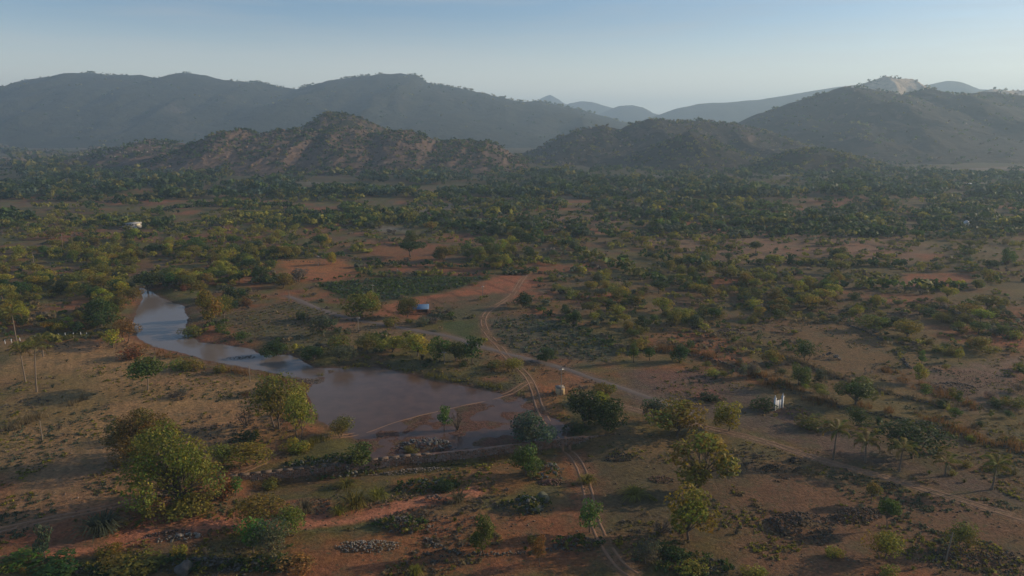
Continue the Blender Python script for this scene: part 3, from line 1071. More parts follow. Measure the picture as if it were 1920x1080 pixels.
def make_kinds():
    def kind(key, maker, count, n, leaf, fork, thick, stems=1, bark=M_BARK, zmin=.1, lean=.05):
        rows = []
        for i in range(count):
            seed = hash_str(key) + i * 13
            lob = maker(np.random.default_rng(seed))
            rows.append((crown_mesh("crown", lob, n, leaf, seed, M_LEAF, zmin), trunk_mesh("trunk", lob, seed, bark, fork, thick, stems, lean)))
        KINDS[key] = rows
    kind('broad', lambda r: lobes_round(r, 13, .5, .12, 1.0, .85), 5, 2600, .030, .18, .026)
    kind('open', lambda r: lobes_round(r, 12, .5, .13, 1.0, .75), 5, 1700, .032, .2, .022)
    kind('flat', lambda r: lobes_flat(r, 10, .5, .45, 1.0), 4, 1300, .036, .38, .024, zmin=.3)
    kind('young', lobes_slim, 3, 750, .042, .3, .028)
    kind('bush', lobes_bush, 5, 800, .045, .08, .02, 3, zmin=.02)
    kind('lone', lambda r: lobes_flat(r, 9, .5, .42, 1.0), 1, 1800, .032, .48, .016, zmin=.36, bark=M_PALE_BARK)
    kind('big', lambda r: lobes_round(r, 40, .5, .06, 1.0, .54), 2, 10500, .0145, .15, .022)
    kind('airy', lambda r: lobes_round(r, 13, .5, .2, 1.0), 2, 1900, .026, .25, .016, 2)
    KINDS['twig'] = [(twig_mesh("twigs", 5 + i, M_BARK), None) for i in range(3)]
    KINDS['clump'] = [(blade_mesh("blades", 9 + i, 150, M_LEAF), None) for i in range(3)]
    KINDS['feather'] = [(blade_mesh("blades", 19, 260, M_LEAF, .35, .014, .52), None)]


def hash_str(s):
    return sum((i + 3) * ord(c) for i, c in enumerate(s)) % 9973


TINT = {'olive': (.140, .130, .022), 'yellowgreen': (.215, .198, .024), 'darkgreen': (.036, .064, .014), 'midgreen': (.070, .105, .017), 'greygreen': (.085, .098, .055),
        'brightgreen': (.075, .140, .028), 'orange': (.185, .095, .030), 'tan': (.190, .140, .070), 'smoky': (.060, .095, .062), 'golden': (.190, .160, .024), 'greybrown': (.13, .105, .08)}
TINT_WORD = {'olive': 'olive', 'yellowgreen': 'yellow-green', 'darkgreen': 'dark green', 'midgreen': 'mid-green', 'greygreen': 'grey-green', 'brightgreen': 'bright green', 'orange': 'rusty orange',
             'tan': 'tan', 'smoky': 'smoky green', 'golden': 'golden', 'greybrown': 'grey-brown'}
PLANTED = []      # (x, y, radius) of what already stands


def plant(kind, x, y, h, w, tint, label, name, cat, group=None, variant=None, rz=None, sink=0.03, parts=True, tilt=0.0):
    rows = KINDS[kind]
    c, t = rows[rnd.randrange(len(rows)) if variant is None else variant % len(rows)]
    z = gzq(x, y) - sink * h
    col = tuple(v * rnd.uniform(.9, 1.1) for v in TINT[tint]) + (1,)
    rz = rnd.random() * 6.283 if rz is None else rz
    if t is None or not parts:
        o = link(name, c)
        o.color = col
        root = o
        tag(root, label, cat, group)
    else:
        root = thing(name, label, cat, group=group)
        k = link("crown", c, root)
        k.color = col
        link("trunk", t, root)
    root.location = (x, y, z)
    root.rotation_euler = (rnd.uniform(-.03, .03), tilt, rz if not tilt else 0)
    root.scale = (w * rnd.uniform(.93, 1.07), w * rnd.uniform(.93, 1.07), h)
    PLANTED.append((x, y, w * .45))
    return root


def size_at(px, py):
    """metres per pixel (of the photograph) on the ground there, and the point"""
    g = G(px, py)
    depth = g[1] * math.cos(PITCH) + (CAMZ - g[2]) * math.sin(PITCH)
    return depth / F, g


FROND = []


def palm(px, py, hpx, label, lean=0.0, fronds=15, tint=(.135, .130, .024), length=2.7):
    m, g = size_at(px, py)
    h = hpx * m * .97
    o = thing("coconut_palm", label, "palm", tuple(g), rnd.random() * .4, None)
    mb = MB()
    pts = [(0, 0, -.1), (lean * .25, 0, h * .33), (lean * .6, .05, h * .66), (lean, 0, h)]
    mb.tube(pts, [.20, .145, .12, .105], 8)
    for k in range(9):        # leaf-scar rings
        t = (k + 1) / 10
        x = lean * (t * .85 + .15 * t * t)
        mb.tube([(x, 0, h * t - .03), (x, 0, h * t + .03)], [.172 - .052 * t, .172 - .052 * t], 8)
    mb.put("trunk", M_PALE_BARK, o)
    if not FROND:
        FROND.extend(frond_mesh("frond", 70 + i, M_LEAF) for i in range(3))
    for k in range(fronds):
        f = link("frond", FROND[k % 3], o)
        up = .75 - 1.35 * (k / fronds) + rnd.uniform(-.12, .12)
        f.location = (lean, 0, h)
        f.rotation_euler = (rnd.uniform(-.25, .25), -up, k * 2.4 + rnd.uniform(-.2, .2))
        s = length * rnd.uniform(.85, 1.12)
        f.scale = (s, s, s)
        dead = k > fronds * .82
        f.color = (.17, .11, .04, 1) if dead else tuple(v * rnd.uniform(.85, 1.2) for v in tint) + (1,)
    c = MB()
    for k in range(5):
        a = k * 1.26
        c.tube([(lean + .16 * math.cos(a), .16 * math.sin(a), h - .12), (lean + .24 * math.cos(a), .24 * math.sin(a), h - .34)], [.10, .08], 6)
    c.put("coconuts", M_BARK, o, kind='stuff')
    PLANTED.append((g[0], g[1], 1.0))
    return o


# ---- scrub that nobody could count: real leaf sprays joined into one object per area
def scrub_mass(name, pts, n_leaf, seed, mat=None, parent=None):
    """PTS rows: x, y, z, width, height, r, g, b"""
    r = np.random.default_rng(seed)
    pts = np.asarray(pts, float)
    m = len(pts)
    nl = n_leaf
    N = m * nl
    idx = np.repeat(np.arange(m), nl)
    # three lobes per plant
    lx = r.normal(size=(m, 4, 3)) * np.array([.24, .24, .13])
    lob = r.integers(0, 4, N)
    d = r.normal(size=(N, 3))
    d /= np.linalg.norm(d, axis=1)[:, None]
    rad = (.45 + .55 * r.random(N)) * (.20 + .10 * ((idx * 7 + lob * 3) % 5) / 5)
    loc = lx[idx, lob] + d * rad[:, None] * np.array([1, 1, .95])
    loc[:, 2] = np.clip(loc[:, 2] + .52, .03, 1.1)
    P = pts[idx, :3] + loc * np.stack([pts[idx, 3], pts[idx, 3], pts[idx, 4]], 1)
    nr = d + r.normal(size=d.shape) * .6 + np.array([0, 0, .5])
    size = pts[idx, 3] * (1.9 / math.sqrt(nl)) * .42 * (.6 + .8 * r.random(N))
    V, Fq = leaf_quads(P, nr, size, r, .7)
    lobc = 1 + (r.random((m, 4)) - .5) * .5
    c = pts[idx, 5:8] * (lobc[idx, lob] * (1 + (r.random(N) - .5) * .6))[:, None]
    me = mesh_np(name, V, Fq, (mat or M_SCRUB,), np.repeat(c, 4, axis=0))
    return link(name, me, parent, kind='stuff')


def blob_rock(seed, subdiv=2, flat=.75, rough=.28):
    import bmesh
    bm = bmesh.new()
    bmesh.ops.create_icosphere(bm, subdivisions=subdiv, radius=.5)
    V = np.array([v.co[:] for v in bm.verts])
    Fc = np.array([[v.index for v in f.verts] for f in bm.faces])
    bm.free()
    d = V / np.linalg.norm(V, axis=1)[:, None]
    k = 1 + rough * 2 * (fbm(d[:, 0] * 1.6 + seed * 3, d[:, 1] * 1.6 + d[:, 2] * 2.1, 3, seed) - .5)
    # chipped flat faces
    r = np.random.default_rng(seed)
    for _ in range(7):
        n = r.normal(size=3)
        n /= np.linalg.norm(n)
        lim = .30 + .14 * r.random()
        over = np.clip((V * k[:, None]) @ n - lim, 0, None)
        k = k - over / (np.abs(d @ n) * .5 + .25) * .8
    V = V * k[:, None] * np.array([1, .85 + .3 * r.random(), flat])
    return V, Fc


def rock_material():
    m, n, l, out = node_mat("rock")
    p = n.new("ShaderNodeBsdfPrincipled")
    oi = n.new("ShaderNodeObjectInfo")
    at = n.new("ShaderNodeAttribute")
    at.attribute_name = "Col"
    tx = noise_node(n, l, 2.4, 8, .7)
    base = mixc(n, l, 1.0, at.outputs['Color'], oi.outputs['Color'], 'MULTIPLY')
    base = mixc(n, l, 1.0, base, to_range(n, l, tx.outputs['Fac'], .3, .7, .5, 1.4), 'MULTIPLY')
    li = noise_node(n, l, .9, 5, .6)
    base = mixc(n, l, 1.0, base, (.62, .58, .54), 'MULTIPLY')
    base = mixc(n, l, to_range(n, l, li.outputs['Fac'], .50, .66, 0, .75), base, (.050, .055, .030))
    l.new(base, p.inputs['Base Color'])
    p.inputs['Roughness'].default_value = .9
    p.inputs['Specular IOR Level'].default_value = .2
    b = n.new("ShaderNodeBump")
    b.inputs['Strength'].default_value = .6
    b.inputs['Distance'].default_value = .15
    l.new(tx.outputs['Fac'], b.inputs['Height'])
    l.new(b.outputs['Normal'], p.inputs['Normal'])
    l.new(p.outputs['BSDF'], out.inputs['Surface'])
    return m


M_ROCK = rock_material()
ROCKS = [blob_rock(100 + i) for i in range(6)]
ROCKS_LOW = [blob_rock(200 + i, 1) for i in range(6)]
ROCK_ME, BIG_ME = [], []


def rock_meshes():
    for i in range(3):
        V, Fc = blob_rock(300 + i, 3, .8, .5)
        V = V * (1 + .10 * (fbm(V[:, 0] * 9 + 3, V[:, 1] * 9 + V[:, 2] * 11, 3, 4) - .5))[:, None]
        BIG_ME.append(mesh_np("boulder", V, Fc, (M_ROCK,), np.ones((len(V), 3)), smooth_shade=False))
    for V, Fc in ROCKS:
        ROCK_ME.append(mesh_np("stone", V, Fc, (M_ROCK,), np.ones((len(V), 3)), smooth_shade=False))


def stones_mass(name, rows, parent=None, seed=0):
    """ROWS: x, y, z, size, r, g, b; joined small stones"""
    r = np.random.default_rng(seed)
    Vs, Fs, Cs = [], [], []
    b = 0
    for x, y, z, s, cr, cg, cb in rows:
        V, Fc = ROCKS_LOW[r.integers(0, len(ROCKS_LOW))]
        a = r.random() * 6.283
        R = np.array([[math.cos(a), -math.sin(a), 0], [math.sin(a), math.cos(a), 0], [0, 0, 1]])
        t = r.uniform(-.6, .6)
        T = np.array([[1, 0, 0], [0, math.cos(t), -math.sin(t)], [0, math.sin(t), math.cos(t)]])
        W = (V * s * np.array([1, .8 + .4 * r.random(), 1])) @ T.T @ R.T + [x, y, z]
        Vs.append(W)
        Fs.append(Fc + b)
        b += len(V)
        Cs.append(np.tile(np.array([cr, cg, cb]) * r.uniform(.6, 1.35), (len(V), 1)))
    me = mesh_np(name, np.concatenate(Vs), np.concatenate(Fs), (M_ROCK,), np.concatenate(Cs))
    return link(name, me, parent, kind='stuff')

# ================================================================== BUILT THINGS AND STONES
def dam_wall():
    o = thing("dam_wall", "long low rubble wall with reddish stained face holding back the pond", "wall")
    C = DAM
    d = np.gradient(C, axis=0)
    nrm = np.stack([d[:, 1], -d[:, 0]], 1) / np.linalg.norm(d, axis=1)[:, None]     # towards the viewer
    n = len(C)
    s = np.arange(n) * .8
    top = 0.05 + .16 * (fbm(s / 5, s * 0, 3, 3) - .5)
    prof = [(-.35, -1.6), (-.35, 0), (.30, 0), (.42, -.25), (.62, -2.6)]
    V = np.concatenate([np.column_stack([C + nrm * (a + .1 * (fbm(s / 2, s * 0 + a, 2, 9) - .5))[:, None], top + z]) for a, z in prof])
    f = []
    for k in range(len(prof) - 1):
        for i in range(n - 1):
            f.append((k * n + i, k * n + i + 1, (k + 1) * n + i + 1, (k + 1) * n + i))
    body = mesh_np("wall_body", V, np.array(f), (simple_mat("stained_masonry", (.27, .175, .13), .9, .4, .9, .4, color2=(.20, .085, .045)),))
    link("wall_body", body, o)
    # coping of separate slabs
    M_COPE = simple_mat("worn_coping", (.125, .085, .060), .9, .4, 1.2, .3)
    cm = [MB().box(-.80, .78, -.42, .40, -.09, .09).mesh("coping_slab", M_COPE), MB().box(-.78, .79, -.38, .42, -.08, .10).mesh("coping_slab", M_COPE)]
    k = 0
    for i in range(1, n - 2, 2):
        if i > 26 and vnoise(np.array([i / 13.0]), np.array([3.3]), 4)[0] < .55:
            continue          # fallen away
        q = link("coping_slab", cm[k % 2], o)
        a = math.atan2(d[i, 1], d[i, 0])
        q.location = (C[i, 0], C[i, 1], top[i] + .06)
        q.rotation_euler = (rnd.uniform(-.05, .05), rnd.uniform(-.03, .03), a + rnd.uniform(-.05, .05))
        q.scale = (float(np.linalg.norm(C[i + 1] - C[i - 1])) / 1.6, rnd.uniform(.8, 1.1), 1)
        k += 1
    rows = []
    for i in range(n - 1):
        for z in np.arange(-1.5, 0, .24):
            for t in np.arange(0, 1, .36):
                if rnd.random() < .30:
                    continue
                p = C[i] * (1 - t) + C[i + 1] * t + nrm[i] * (.36 - z * .10)
                c = rnd.choice([(.30, .24, .20), (.25, .15, .10), (.36, .32, .29), (.22, .12, .08)])
                rows.append((p[0], p[1], z + top[i] + rnd.uniform(-.05, .05), rnd.uniform(.22, .42), *c))
    stones_mass("facing_stones", rows, o, 5)


def heap(label, px, py, wpx, hpx_m, depth, nbig, nsmall, col, big=(.5, 1.0), small=(.18, .45), rz=0.0, name="stone_heap", cat="stone heap", leafy=0.0):
    m, g = size_at(px, py)
    w = wpx * m
    o = thing(name, label, cat, tuple(g))
    for i in range(nbig):
        a, q = rnd.random() * 6.283, rnd.random() ** .6
        x, y = q * w * .5 * math.cos(a), q * depth * .5 * math.sin(a)
        x, y = x * math.cos(rz) - y * math.sin(rz), x * math.sin(rz) + y * math.cos(rz)
        s = rnd.uniform(*big) * .72
        z = gzq(g[0] + x, g[1] + y) - g[2] + hpx_m * (1 - q * q) * rnd.uniform(.6, 1.0)
        e = link("stone", ROCK_ME[rnd.randrange(6)], o)
        e.location = (x, y, z + s * .12)
        e.rotation_euler = (rnd.uniform(-.5, .5), rnd.uniform(-.5, .5), rnd.random() * 6.283)
        e.scale = (s * rnd.uniform(.9, 1.5), s * rnd.uniform(.8, 1.1), s * rnd.uniform(.7, 1.0))
        v = rnd.uniform(.7, 1.25)
        e.color = tuple(c * v for c in col) + (1,)
    rows = []
    for i in range(nsmall):
        a, q = rnd.random() * 6.283, rnd.random() ** .55 * 1.12
        q *= .8 + .35 * float(vnoise(np.array([a * 1.3]), np.array([px * .1]), 4)[0])
        x, y = q * w * .5 * math.cos(a), q * depth * .5 * math.sin(a)
        x, y = x * math.cos(rz) - y * math.sin(rz), x * math.sin(rz) + y * math.cos(rz)
        z = gzq(g[0] + x, g[1] + y) - g[2] + max(0, hpx_m * (1 - q * q)) * rnd.uniform(.75, 1.0)
        rows.append((x, y, z + .03, rnd.uniform(*small) * .85, *col))
    e = stones_mass("small_stones", rows, o, px)
    e.color = (1, 1, 1, 1)
    if leafy:
        pts = []
        for i in range(int(leafy)):
            a, q = rnd.random() * 6.283, rnd.random() ** .5
            x, y = q * w * .55 * math.cos(a), q * depth * .55 * math.sin(a)
            x, y = x * math.cos(rz) - y * math.sin(rz), x * math.sin(rz) + y * math.cos(rz)
            z = gzq(g[0] + x, g[1] + y) - g[2] + max(0, hpx_m * (1 - q * q)) * .7
            c = TINT[rnd.choice(['darkgreen', 'midgreen', 'olive', 'darkgreen'])]
            pts.append((x, y, z, rnd.uniform(.5, 1.3), rnd.uniform(.4, .9), *c))
        scrub_mass("creeper", pts, 26, px, parent=o)
    PLANTED.append((g[0], g[1], w * .5))
    return o


def stone_row(label, pts_px, step, s0, s1, col, name="stone_bund", cat="stone wall", jitter=.35, layers=2, big_every=4):
    P = spline([G(a, b)[:2] for a, b in pts_px], step)
    g = np.array([*P[len(P) // 2], 0.0])
    o = thing(name, label, cat, tuple(g))
    rows, nb = [], 0
    for i, (x, y) in enumerate(P):
        gap = vnoise(np.array([i * .11]), np.array([pts_px[0][0] * .37]), 3)[0]
        if gap < .22:
            continue
        for l in range(layers):
            s = rnd.uniform(s0, s1) * (1 - .15 * l)
            px, py = x + rnd.uniform(-jitter, jitter), y + rnd.uniform(-jitter, jitter)
            z = gzq(px, py) + l * s0 * .7 * (gap + .2)
            if l == layers - 1 and i % big_every == 0 and nb < 120:
                e = link("stone", ROCK_ME[rnd.randrange(6)], o)
                e.location = (px - g[0], py - g[1], z + s * .2)
                e.scale = (s * 1.6, s * 1.25, s * 1.05)
                e.rotation_euler = (rnd.uniform(-.4, .4), rnd.uniform(-.4, .4), rnd.random() * 6.283)
                v = rnd.uniform(.8, 1.3)
                e.color = tuple(c * v for c in col) + (1,)
                nb += 1
            else:
                rows.append((px - g[0], py - g[1], z + s * .1, s, *col))
    stones_mass("small_stones", rows, o, int(pts_px[0][0]))
    return o


def boulder(label, px, py, wpx, h=.75, col=(.26, .24, .23)):
    m, g = size_at(px, py)
    o = link("boulder", BIG_ME[rnd.randrange(3)])
    tag(o, label, "boulder")
    w = wpx * m * 1.05
    o.location = (g[0], g[1], g[2] + w * h * .22)
    o.scale = (w, w * .85, w * h)
    o.rotation_euler = (rnd.uniform(-.2, .2), rnd.uniform(-.2, .2), rnd.random() * 6)
    o.color = (*col, 1)
    PLANTED.append((g[0], g[1], w * .5))


def white_house():
    m, g = size_at(243, 430)
    o = thing("farm_house", "small pale two-storey house with flat roofs beyond the olive orchard", "house", (g[0], g[1], g[2]), -.12)
    k = m
    MB().box(-5 * k, 12 * k, -2 * k, 20 * k, 0, 10.5 * k).put("upper_block", M_GREY_WALL, o)
    w = MB().box(-9 * k, 17 * k, -7 * k, -2.05 * k, 0, 6 * k).put("lower_block", M_WHITE, o)
    MB().box(-6 * k, 13 * k, -3 * k, 21 * k, 10.5 * k, 11.6 * k).put("roof_slab", M_GREY_WALL, o)
    MB().box(-9.6 * k, 17.6 * k, -7.6 * k, -2.0 * k, 6 * k, 6.8 * k).put("porch_roof", M_GREY_WALL, o)
    MB().box(9.2 * k, 19 * k, -11 * k, -8 * k, 0, 4 * k).put("yard_wall", M_CREAM, o)
    MB().box(-15 * k, -9.2 * k, -8 * k, -7.3 * k, 0, 3 * k).put("garden_wall", M_BRICK, o)
    MB().box(12.6 * k, 16 * k, 0, 10 * k, 7 * k, 10 * k).put("stair_head", M_CREAM, o)
    wm = MB().box(-1.2 * k, 1.2 * k, -.25 * k, .12 * k, 0, 2.2 * k).mesh("window", M_DARK)
    for x in (-2.5, 3.5, 9):
        q = link("window", wm, o)
        q.location = (x * k, -2.05 * k, 7.6 * k)
    for x in (-6, 12):
        q = link("window", wm, o)
        q.location = (x * k, -7.05 * k, 2.4 * k)
    MB().box(1.5 * k, 4 * k, -7.3 * k, -6.95 * k, 0, 4.4 * k).put("door", M_WOOD, o)
    PLANTED.append((g[0], g[1], 4))


def blue_shed():
    m, g = size_at(789, 584)
    o = thing("field_shed", "open field shed under a blue sheet roof beside the red ploughed plots", "shed", tuple(g), .10)
    L, D, H = 31 * m, 4.0, 1.1
    a = MB()
    v = [(-L / 2, -D / 2, H), (L / 2, -D / 2, H + .05), (L / 2, D / 2, H + .65), (-L / 2, D / 2, H + .6)]
    rf = mesh_np("roof_sheet", np.array(v + [(x, y, z + .06) for x, y, z in v]), np.array([(0, 3, 2, 1), (4, 5, 6, 7), (0, 1, 5, 4), (1, 2, 6, 5), (2, 3, 7, 6), (3, 0, 4, 7)]), (M_BLUE,))
    r = link("roof_sheet", rf, o)
    rb = MB()
    rb.box(-.02, .02, -D / 2, D / 2, -.02, .03)
    rm = rb.mesh("roof_rib", M_BLUE)
    for k in range(1, 9):
        q = link("roof_rib", rm, r)
        q.location = (-L / 2 + L * k / 9, 0, H + .40)
        q.rotation_euler = (math.atan2(.6, D), 0, 0)
    pm = MB().tube([(0, 0, -.2), (0, 0, H)], [.06, .055], 6).mesh("post", M_WOOD)
    for x in (-.46, 0, .46):
        for y in (-.44, .44):
            q = link("post", pm, o)
            q.location = (x * L, y * D, 0 if y < 0 else .0)
            if y > 0:
                q.scale = (1, 1, 1.5)
    MB().box(-L * .46, L * .46, D * .40, D * .44, 0, 1.2).put("back_wall", M_BRICK, o)
    MB().box(L * .40, L * .46, -D * .4, D * .396, 0, 1.0).put("side_wall", M_BRICK, o)
    PLANTED.append((g[0], g[1], 3.5))
    # loose bricks before the shed
    rows = [(rnd.uniform(-3.6, 3.6), rnd.gauss(0, .5), rnd.uniform(0, .35), rnd.uniform(.2, .4), .36, .15, .09) for _ in range(110)]
    m2, g2 = size_at(785, 589)
    h = thing("brick_pile", "low tumbled pile of red bricks in front of the blue roofed shed", "brick pile", tuple(g2), .1)
    stones_mass("small_stones", rows, h, 3)
    for k in range(10):
        e = link("brick", ROCK_ME[k % 6], h)
        e.location = (rnd.uniform(-3, 3), rnd.uniform(-.5, .5), .25)
        e.scale = (.55, .4, .3)
        e.color = (.40, .17, .10, 1)


def gate():
    m, g = size_at(1459, 767)
    o = thing("field_gate", "white gate between two tall capped pillars standing alone in the field", "gate", tuple(g), .55)
    W, H = 21 * m, 31 * m
    for sx in (-1, 1):
        p = MB().box(-.17, .17, -.17, .17, -.2, H * .74).put("pillar", M_WHITE, o)
        p.location = (sx * W / 2, 0, 0)
        c = MB().box(-.22, .22, -.22, .22, 0, .10).put("cap", M_WHITE, p)
        c.location = (0, 0, H * .74)
        f = MB().tube([(0, 0, .12), (0, 0, .3), (0, 0, .5), (0, 0, .72)], [.15, .13, .07, .03], 8).put("finial", M_WHITE, p)
        f.location = (0, 0, H * .74)
    for sx in (-1, 1):
        l = link("gate_leaf", None, o)
        l.location = (sx * (W / 4 - .05), 0, 0)
        hw = W / 4 - .12
        rm = MB().box(-hw, hw, -.03, .03, 0, .07).mesh("rail", M_WHITE)
        for z in (.12, .65, 1.2, H * .56):
            q = link("rail", rm, l)
            q.location = (0, 0, z)
        pm = MB().box(-.13, .13, -.018, .018, .06, H * .58).mesh("picket", M_WHITE)
        nb = 6
        for k in range(nb):
            q = link("picket", pm, l)
            q.location = (-hw + 2 * hw * (k + .5) / nb, -.055, 0)
    PLANTED.append((g[0], g[1], 2))


def pump_box():
    m, g = size_at(1050, 738)
    o = thing("pump_house", "small tan block pump house with flat lid beside the dirt crossing", "pump house", tuple(g), .18)
    w, h = 14.5 * m, 13 * m
    MB().box(-w / 2, w / 2, -w / 2, w / 2, -.1, h).put("wall", M_TAN, o)
    MB().box(-w / 2 - .07, w / 2 + .07, -w / 2 - .07, w / 2 + .07, h, h + .10).put("roof_slab", M_CONCRETE, o)
    d = MB().box(.05, .5, -w / 2 - .03, -w / 2 + .02, 0, h * .8).put("door", M_WOOD, o)
    MB().box(.10, .14, -w / 2 - .06, -w / 2 - .03, h * .4, h * .48).put("handle", M_METAL, d)
    PLANTED.append((g[0], g[1], 1.5))


def pole(px, py, hpx, label, name="utility_pole", cat="utility pole", arms=True, r=.09, tilt=0.0, group=None):
    m, g = size_at(px, py)
    h = hpx * m * .97
    o = thing(name, label, cat, tuple(g), rnd.uniform(-.6, .6), group)
    mat = M_CONCRETE if arms else M_WOOD
    MB().tube([(0, 0, -.2), (tilt * h * .5, 0, h * .5), (tilt * h, 0, h)], [r * 1.2, r, r * .75], 7).put("shaft", mat, o)
    if arms:
        MB().box(-.55, .55, -.04, .04, h - .45, h - .35).put("crossarm", M_METAL, o)
        im = MB().tube([(0, 0, 0), (0, 0, .1), (0, 0, .2)], [.035, .05, .03], 6).mesh("insulator", M_CONCRETE)
        for x in (-.48, 0, .48):
            q = link("insulator", im, o)
            q.location = (x, 0, h - .35 if x else h)
    return o


def fence_posts():
    px = [(10, 645), (22, 643), (38, 641), (66, 637), (93, 634), (110, 633), (123, 631), (138, 631), (152, 630), (163, 631)]
    words = ["outermost of the row at the orchard edge", "second of the row counted from the photo's edge", "third of the row counted from the photo's edge", "fourth of the row below the palms", "fifth of the row, middle of the fence line",
             "sixth of the row, just past the middle", "seventh of the row, fourth from its end", "eighth of the row, third from its end", "last but one in the row below the orchard", "last of the row towards the stream"]
    pm = MB().box(-.06, .06, -.06, .06, -.2, 1.0).mesh("shaft", M_WHITE)
    cm = MB().box(-.075, .075, -.075, .075, 0, .07).mesh("cap", M_WHITE)
    for (a, b), w in zip(px, words):
        m, g = size_at(a, b)
        o = thing("fence_post", "short white fence post, " + w, "fence post", tuple(g), rnd.uniform(-.2, .2), "white posts along the orchard edge")
        s = link("shaft", pm, o)
        s.rotation_euler = (rnd.uniform(-.06, .06), rnd.uniform(-.06, .06), 0)
        c = link("cap", cm, o)
        c.location = (0, 0, 1.0)


def water_tank():
    m, g = size_at(1811, 426)
    o = thing("water_tank", "white rounded water tank on low legs amid the scrub below the scrub hill", "water tank", tuple(g))
    k = m
    MB().tube([(0, 0, 4 * k), (0, 0, 5 * k), (0, 0, 9 * k), (0, 0, 11 * k), (0, 0, 12.5 * k)], [4 * k, 5 * k, 5 * k, 4 * k, 1.5 * k], 14).put("tank", M_WHITE, o)
    lm = MB().tube([(0, 0, -.3), (0, 0, 4.4 * k)], [.5 * k, .45 * k], 6).mesh("leg", M_WHITE)
    for i in range(4):
        q = link("leg", lm, o)
        q.location = (3.4 * k * math.cos(i * 1.571 + .7), 3.4 * k * math.sin(i * 1.571 + .7), 0)
    for (a, b, w, lab) in ((1801, 347, 9, "small white roofed house, the wider of two at the scrub hill's foot"), (1817, 347, 8, "small white roofed house, the lower of two at the scrub hill's foot")):
        m, g = size_at(a, b)
        o = thing("far_house", lab, "house", tuple(g), .2, "pale roofed houses at the hill foot")
        k = m
        hh = (3.2 if w == 9 else 2.0) * k
        MB().box(-w * k / 2, w * k / 2, -3 * k, 3 * k, -.5, hh).put("wall", M_GREY_WALL, o)
        v = np.array([(-w * k * .56, -3.6 * k, hh), (w * k * .56, -3.6 * k, hh), (w * k * .56, 3.6 * k, hh), (-w * k * .56, 3.6 * k, hh), (-w * k * .5, 0, hh + 2 * k), (w * k * .5, 0, hh + 2 * k)])
        link("roof", mesh_np("roof", v, [np.array([(0, 1, 5, 4), (2, 3, 4, 5), (0, 3, 2, 1)]), np.array([(0, 4, 3), (1, 2, 5)])], (M_WHITE,)), o)
        MB().box(-.8 * k, .8 * k, -3.1 * k, -2.95 * k, 0, hh * .7).put("door", M_DARK, o)
        PLANTED.append((g[0], g[1], 9))


def far_road():
    """pale lane crossing the plain below the scrub hill"""
    C = spline([flat(a, b) for a, b in [(1832, 321), (1862, 325), (1900, 331), (1960, 337)]], 6)
    d = np.gradient(C, axis=0)
    n = np.stack([-d[:, 1], d[:, 0]], 1) / np.linalg.norm(d, axis=1)[:, None]
    V = np.concatenate([np.column_stack([C + n * k, gz(C[:, 0] + n[:, 0] * k, C[:, 1] + n[:, 1] * k) + .35]) for k in (-3, 3)])
    m = len(C)
    f = np.array([(i, i + 1, m + i + 1, m + i) for i in range(m - 1)])
    link("distant_lane", mesh_np("distant_lane", V, f, (simple_mat("pale_lane", (.30, .27, .24), .9, .1, .2, 0),)), kind='structure')


